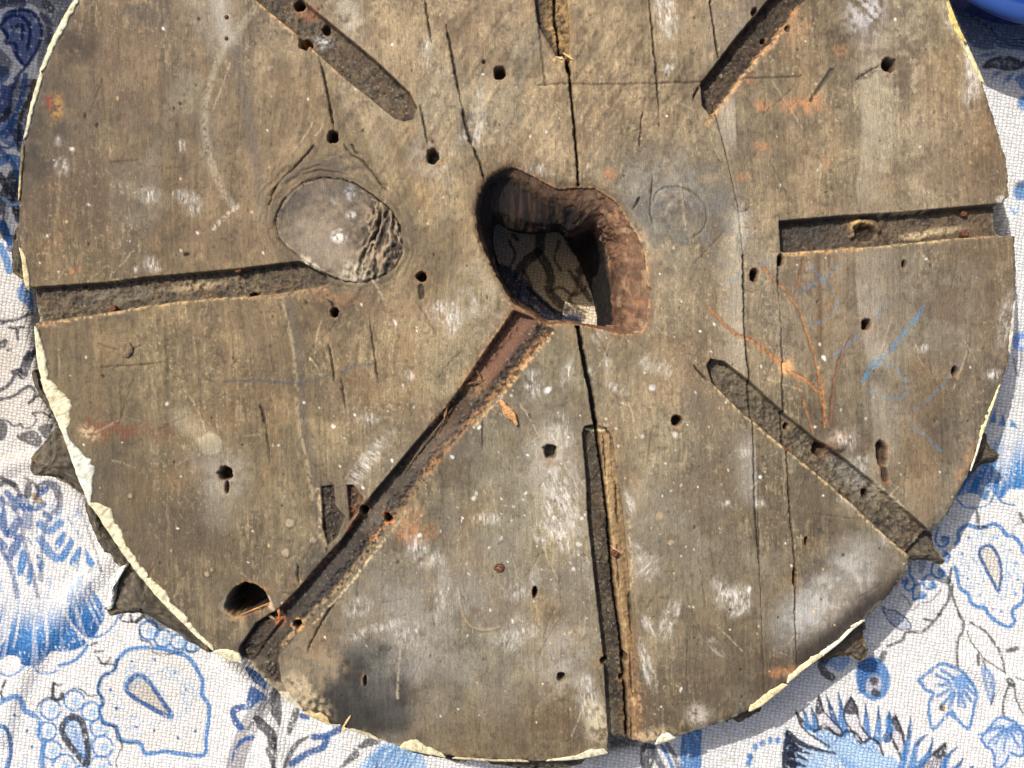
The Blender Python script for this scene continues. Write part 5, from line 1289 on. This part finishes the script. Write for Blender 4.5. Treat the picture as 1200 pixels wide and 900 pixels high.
# the white broken edge of one tip
def plaster_strip(line, w, seed=1, over=1.6, drop=9, lift=1.2, tint=(222, 214, 178), label=None):
    """flaking gesso lapped over the rim; line follows the rim with the disc on its left side (towards the centre)"""
    P = curve(line, False, 1) if len(line) < 3 else curve(line, False, 4)
    d = np.linalg.norm(np.diff(P, axis=0), axis=1); L = np.concatenate([[0], np.cumsum(d)])
    m = max(int(L[-1] / 1.6), 6)
    t = np.linspace(0, L[-1], m)
    Q = np.stack([np.interp(t, L, P[:, 0]), np.interp(t, L, P[:, 1])], 1)
    ww = np.interp(t / L[-1], np.linspace(0, 1, len(w)), w)
    inn = np.array([606, 305]) - Q; inn /= np.linalg.norm(inn, axis=1, keepdims=True)
    tn = np.minimum(np.minimum(t, L[-1] - t) / 4, 1)
    ww = ww * (.78 + .5 * fbm(t / 6, t * 0, 600 + seed, 3)) * (.25 + .75 * tn)
    rings = []; cols = []
    for u, z in ((1.0, -1.2), (.97, .5), (.8, 1.0), (.55, .9), (.3, .7), (.08, .4), (-.0, -.4)):
        off = ww * u
        q = Q + inn * off[:, None]
        nz = fbm(q[:, 0] / 4, q[:, 1] / 4, 610 + seed, 3) - .5
        zz = (lift * z + nz * (2.0 if 0 < u < 1 else .5)) * (tn if u < .99 else 1)
        rings.append((q, zz))
    for o_, z in ((over, -2.5), (over * 1.2, -drop * .6), (over * .4, -drop)):
        nz = fbm(Q[:, 0] / 5 + z, Q[:, 1] / 5, 620 + seed, 3) - .5
        rings.append((Q - inn * (o_ + nz[:, None] * 1.6) * tn[:, None], z * (.6 + .8 * fbm(t / 7, t * 0 + 3, 630 + seed, 2)) * (.3 + .7 * tn)))
    co = []
    for q, z in rings:
        co.append(np.stack([(q[:, 0] - 600) * S, -(q[:, 1] - 450) * S, T + z * S], -1))
        v = fbm(q[:, 0] / 6, q[:, 1] / 6, 640 + seed, 3)[:, None]
        dk = ss(.62, .75, fbm(q[:, 0] / 3, q[:, 1] / 3, 650 + seed, 2))[:, None]
        c_ = lin(tint) * (.72 + .5 * v)
        c_ = c_ * (1 - .6 * dk) + lin((120, 104, 70)) * .6 * dk
        cols.append(c_)
    o = loft('gesso_edge', np.array(co), M_PLASTER, disc, np.array(cols), False)
    if label: o['label'] = label
    return o
plaster_strip([(90,-4),(80,10),(62,44),(46,84)], [5, 7, 8, 7, 6, 5], 1, 1.8, 10)
plaster_strip([(47,84),(37,117),(30,150),(27,163)], [6, 6, 5, 5, 3], 2, 1.4, 10)
plaster_strip([(26,165),(23,200),(21,235)], [2, 3, 2, 3, 2], 3, .8, 6, .8, (206, 184, 128))
plaster_strip([(22,290),(25,305),(28,330),(33,340)], [4, 6, 7, 6, 4], 4, 1, 6, .8, (214, 196, 150))
plaster_strip([(40,382),(43,420),(49,448)], [3, 6, 9, 10, 11, 9], 5, 1.4, 10)
plaster_strip([(47,444),(60,478),(73,508)], [9, 15, 20, 22, 17, 6], 6, 1.6, 12)
plaster_strip([(71,502),(86,545),(104,592)], [7, 7, 18, 22, 12, 5], 7, 1.6, 12, 1.2, (216, 218, 200))
plaster_strip([(103,590),(113,602),(147,653),(170,682)], [6, 17, 13, 11, 9, 9, 8], 8, 1.6, 12)
plaster_strip([(168,680),(187,703),(217,733)], [9, 10, 12, 7, 8, 10], 9, 1.4, 10)
plaster_strip([(216,732),(232,748),(250,763)], [9, 6, 5, 5, 4], 10, 1.2, 10)
plaster_strip([(251,763),(267,773),(282,777)], [4, 9, 12, 11, 8], 11, 1.4, 6)
plaster_strip([(326,811),(340,823),(356,835)], [3, 8, 5, 3], 12, .8, 6, .8, (202, 192, 162))
plaster_strip([(356,836),(372,844),(386,850)], [4, 7, 9, 6], 13, .8, 6, .8, (206, 182, 130))
plaster_strip([(408,855),(430,863),(446,869)], [2, 4, 4, 2], 14, .8, 6, .8, (190, 182, 150))
plaster_strip([(468,877),(486,881),(506,885),(522,888)], [8, 14, 10, 7, 3], 15, 1.2, 8, .9, (206, 196, 158))
plaster_strip([(530,889),(570,892),(620,893)], [2, 3, 2, 3, 2], 16, .8, 6, .7, (190, 180, 146))
plaster_strip([(640,892),(668,891),(690,888),(712,883)], [2, 3, 5, 9, 6], 17, .8, 6, .8, (212, 206, 176))
plaster_strip([(768,873),(780,869),(792,865)], [4, 9, 9, 3], 18, 2.0, 6, .8, (236, 226, 196))
plaster_strip([(878,834),(893,827),(908,815),(923,803)], [4, 9, 8, 7, 4], 19, 1.6, 8, .9, (238, 216, 166))
plaster_strip([(923,801),(945,783),(966,768)], [5, 7, 6, 7, 5], 20, 1.2, 8, .9, (238, 220, 176))
plaster_strip([(960,772),(980,757),(1000,738),(1014,727)], [6, 6, 4, 5, 4], 21, 1.0, 8, .8, (238, 230, 206))
plaster_strip([(1138,552),(1146,530),(1151,512)], [1.5, 2, 2.5, 3], 22, .8, 7, .6, (236, 230, 206))
plaster_strip([(1150,514),(1158,492),(1166,470),(1173,450)], [4, 7, 4, 3, 2], 23, 1.0, 6, .6, (232, 224, 168))
plaster_strip([(1184,415),(1188,384),(1190,352)], [2, 4, 5, 3, 2], 24, .5, 3, .5, (204, 198, 182))
plaster_strip([(1154,98),(1146,78),(1134,52)], [3, 5, 6, 4], 25, .8, 4, .6, (220, 208, 162))
plaster_strip([(1133,50),(1122,26),(1112,0)], [3, 6, 8, 4], 26, 1.0, 4, .6, (222, 198, 118))
t_ = leaf_tip([(147,664),(141,665),(133,672),(131,690),(127,703),(121,711),(124,715),(130,712),(133,700),(136,682),(142,672)], zt + .0035, .004, .001, 13)
t_.name = 'gesso_flake'; t_.data.materials.clear(); t_.data.materials.append(M_PLASTER)
at_ = t_.data.color_attributes['Col']; nv = len(t_.data.vertices)
at_.data.foreach_set('color', np.tile(np.array([*lin((236, 232, 218)), 1], dtype=F), nv))

# ------------------------------------------------------------------ pegs, nails, splinters
def peg(name, x, y, r, z, hgt, mat, c=None, hollow=0, tilt=0, seed=1):
    n = 18; rings = []; cols = []
    pr = [(1.05, -2), (1.0, hgt * .8), (.88, hgt), (.6, hgt + .2 * r * (0 if hollow else 1) - hollow * .2), (.3, hgt - hollow), (.05, hgt - hollow * 1.1 + (.3 if not hollow else 0))]
    for f, zz in pr:
        a = np.arange(n) / n * 2 * math.pi
        rr = r * f * (1 + .22 * (vn(a * 1.4 + 9, a * 0 + f, 700 + seed) - .5))
        z_ = z + zz + .25 * r * (vn(a * 2 + 3, a * 0 + f * 7, 710 + seed) - .5) + tilt * np.cos(a)
        rings.append(np.stack([(x + rr * np.cos(a) - 600) * S, -(y + rr * np.sin(a) - 450) * S, T + z_ * S], -1))
        v = fbm(a * 3 + f * 9, a * 0 + seed, 720 + seed, 2)[:, None]
        cols.append(lin(c if c else (90, 60, 42)) * (.5 + v) * (.3 if hollow and f < .5 else 1))
    return loft(name, np.array(rings)[:, ::-1], mat, disc, np.array(cols)[:, ::-1], True, False, True)
for (x, y, r, z, h_) in ((130, 361, 4, -9, 5), (278, 315, 5, -6, 4), (1134, 249, 3.6, -12, 5), (1134, 273, 4, -9, 5), (585, 665, 7, -1.2, 1.4), (921, 527, 3, -4, 3), (721, 649, 4, -3, 3), (265, 45, 2.4, -.5, 1.2), (265, 20, 2.4, -.5, 1.2)):
    peg('nail', x, y, r, z, h_, M_IRON, None, 0, .4, int(x))
peg('plug', 148, 410, 9, -2, 3.5, M_SPLINT, (112, 96, 72), 0, 1, 5)

def sliver(x0, y0, x1, y1, w, z0, z1, c, seed=1, name='splinter', parent=disc, mat=None):
    n = 7; dx, dy = x1 - x0, y1 - y0; L = math.hypot(dx, dy); ux, uy = dx / L, dy / L
    rings = []; cols = []
    rs = np.random.RandomState(seed)
    for i in range(n):
        t = i / (n - 1)
        ww = w * .62 * (.12 + .9 * math.sin(math.pi * (.06 + .88 * t))) * rs.uniform(.7, 1.2)
        cx = x0 + dx * t + rs.uniform(-.07, .07) * w; cy = y0 + dy * t + rs.uniform(-.07, .07) * w; z = z0 + (z1 - z0) * t
        row = []
        for k in range(8):
            a = k / 8 * 2 * math.pi
            o_ = math.cos(a) * ww * .5; h_ = math.sin(a) * ww * .28
            row.append(((cx - uy * o_ - 600) * S, -(cy + ux * o_ - 450) * S, T + (z + h_) * S))
        rings.append(row)
        cols.append([lin(c) * rs.uniform(.6, 1.25) for _ in range(8)])
    return loft(name, rings, mat or M_SPLINT, parent, np.array(cols), True, True, True, False)
for i, (a, c) in enumerate((((308,712,330,700,6,-6,-1), (178,130,92)), ((280,722,318,706,3,-3,-4), (196,140,80)), ((300,714,322,728,7,-7,-4), (150,128,100)), ((272,722,276,742,6,-2,-1), (190,164,120)), ((325,704,326,724,5,-2,-3), (206,132,84)),
                            ((498,520,530,478,4,-9,-7), (108,84,60)), ((505,530,520,492,3,-9,-6), (92,72,54)), ((520,492,524,476,5,-6,-4), (150,110,70)), ((480,545,508,505,4,-10,-8), (86,72,58)), ((540,452,570,444,4,-8,-5), (104,78,54)), ((556,430,566,448,3,-8,-6), (104,78,54)), ((470,560,500,512,3,-10,-9), (96,80,64)),
                            ((490,548,528,508,3,-9,-8), (84,66,50)), ((510,470,524,462,3,-6,-5), (110,70,44)), ((387,626,390,644,6,-5,-4), (120,98,72)), ((402,570,408,606,4,-2,-1), (140,106,76)), ((716,640,726,648,4,-4,-2), (190,140,104)), ((660,62,671,70,4,0,1.5), (226,190,130)), ((651,66,660,69,3,-1,0), (224,196,140)), ((401,854,411,838,5,.6,1), (236,198,140)))):
    sliver(*a, c, 40 + i)
chip = sliver(585, 468, 606, 498, 17, 2.4, 3.0, (196, 146, 96), 77, 'wood_chip', None)
tag(chip, 'small loose orange wood chip lying beside the long diagonal groove', 'wood chip')
fl = sliver(399, 862, 405, 853, 6, -8, -5, (226, 200, 150), 78, 'splinter')

# ------------------------------------------------------------------ blue basin whose rim shows in the upper right corner
zr = 0.092
bx_, by_, _ = at(1240, -150, zr)
kb = (T + D - zr) / D
RB = 181 * S * kb
basin = empty('blue_basin', (bx_, by_, 0))
tag(basin, 'glossy blue bowl with a lighter rim in the upper right corner', 'bowl')
def lathe(name, prof, mat, parent, n=96):
    rings = []
    for r, z in prof:
        a = np.arange(n) / n * 2 * math.pi
        rings.append(np.stack([r * np.cos(a), r * np.sin(a), np.full(n, z)], -1))
    return loft(name, np.array(rings), mat, parent)
lathe('bowl_body', [(0.001, .050), (RB * .55, .050), (RB * .8, .058), (RB - .010, zr - .004), (RB - .0105, zr - .006), (RB * .82, .055), (RB * .6, .0455), (0.001, .0455)][::-1], M_BLUE, basin)
M_RIM = plain('pale_blue_glaze', (40, 68, 128), 0.35)
lathe('rim', [(RB - .0115, zr - .007), (RB - .0115, zr), (RB - .008, zr + .0018), (RB - .003, zr + .0016), (RB, zr - .001), (RB - .001, zr - .004), (RB - .006, zr - .006)], M_RIM, basin)

# ------------------------------------------------------------------ the carton added unseen beyond the upper left corner so that it shades the cloth there
def box_mesh(name, x0, x1, y0, y1, z0, z1, mat, parent):
    co = [(x, y, z) for z in (z0, z1) for y in (y0, y1) for x in (x0, x1)]
    q = [(0, 2, 3, 1), (4, 5, 7, 6), (0, 1, 5, 4), (2, 6, 7, 3), (0, 4, 6, 2), (1, 3, 7, 5)]
    return mesh_np(name, co, q, mat, parent, None, None, False)
HB = 0.30
def cl_xy(px, py):     # cloth-plane design units -> metres
    return (px - 600) * S, -(py - 450) * S
sh_ = (HB - .042) / math.tan(SUN_EL)
ex, ey = cl_xy(84, 262)
ex += SUN_AZ[0] * sh_; ey += SUN_AZ[1] * sh_
shade_box = empty('added_shade_box', (ex - .17, ey + .2, 0))
tag(shade_box, 'added unseen cardboard box past the upper left corner, shading the cloth', 'box')
box_mesh('shade_box_body', -.17, .17, -.2, .2, .046, HB - .002, M_SHADE_BOX, shade_box)
box_mesh('shade_box_flap', -.169, .171, -.199, -.002, HB, HB + .003, M_SHADE_BOX, shade_box)
box_mesh('shade_box_flap', -.169, .171, .002, .199, HB, HB + .003, M_SHADE_BOX, shade_box)
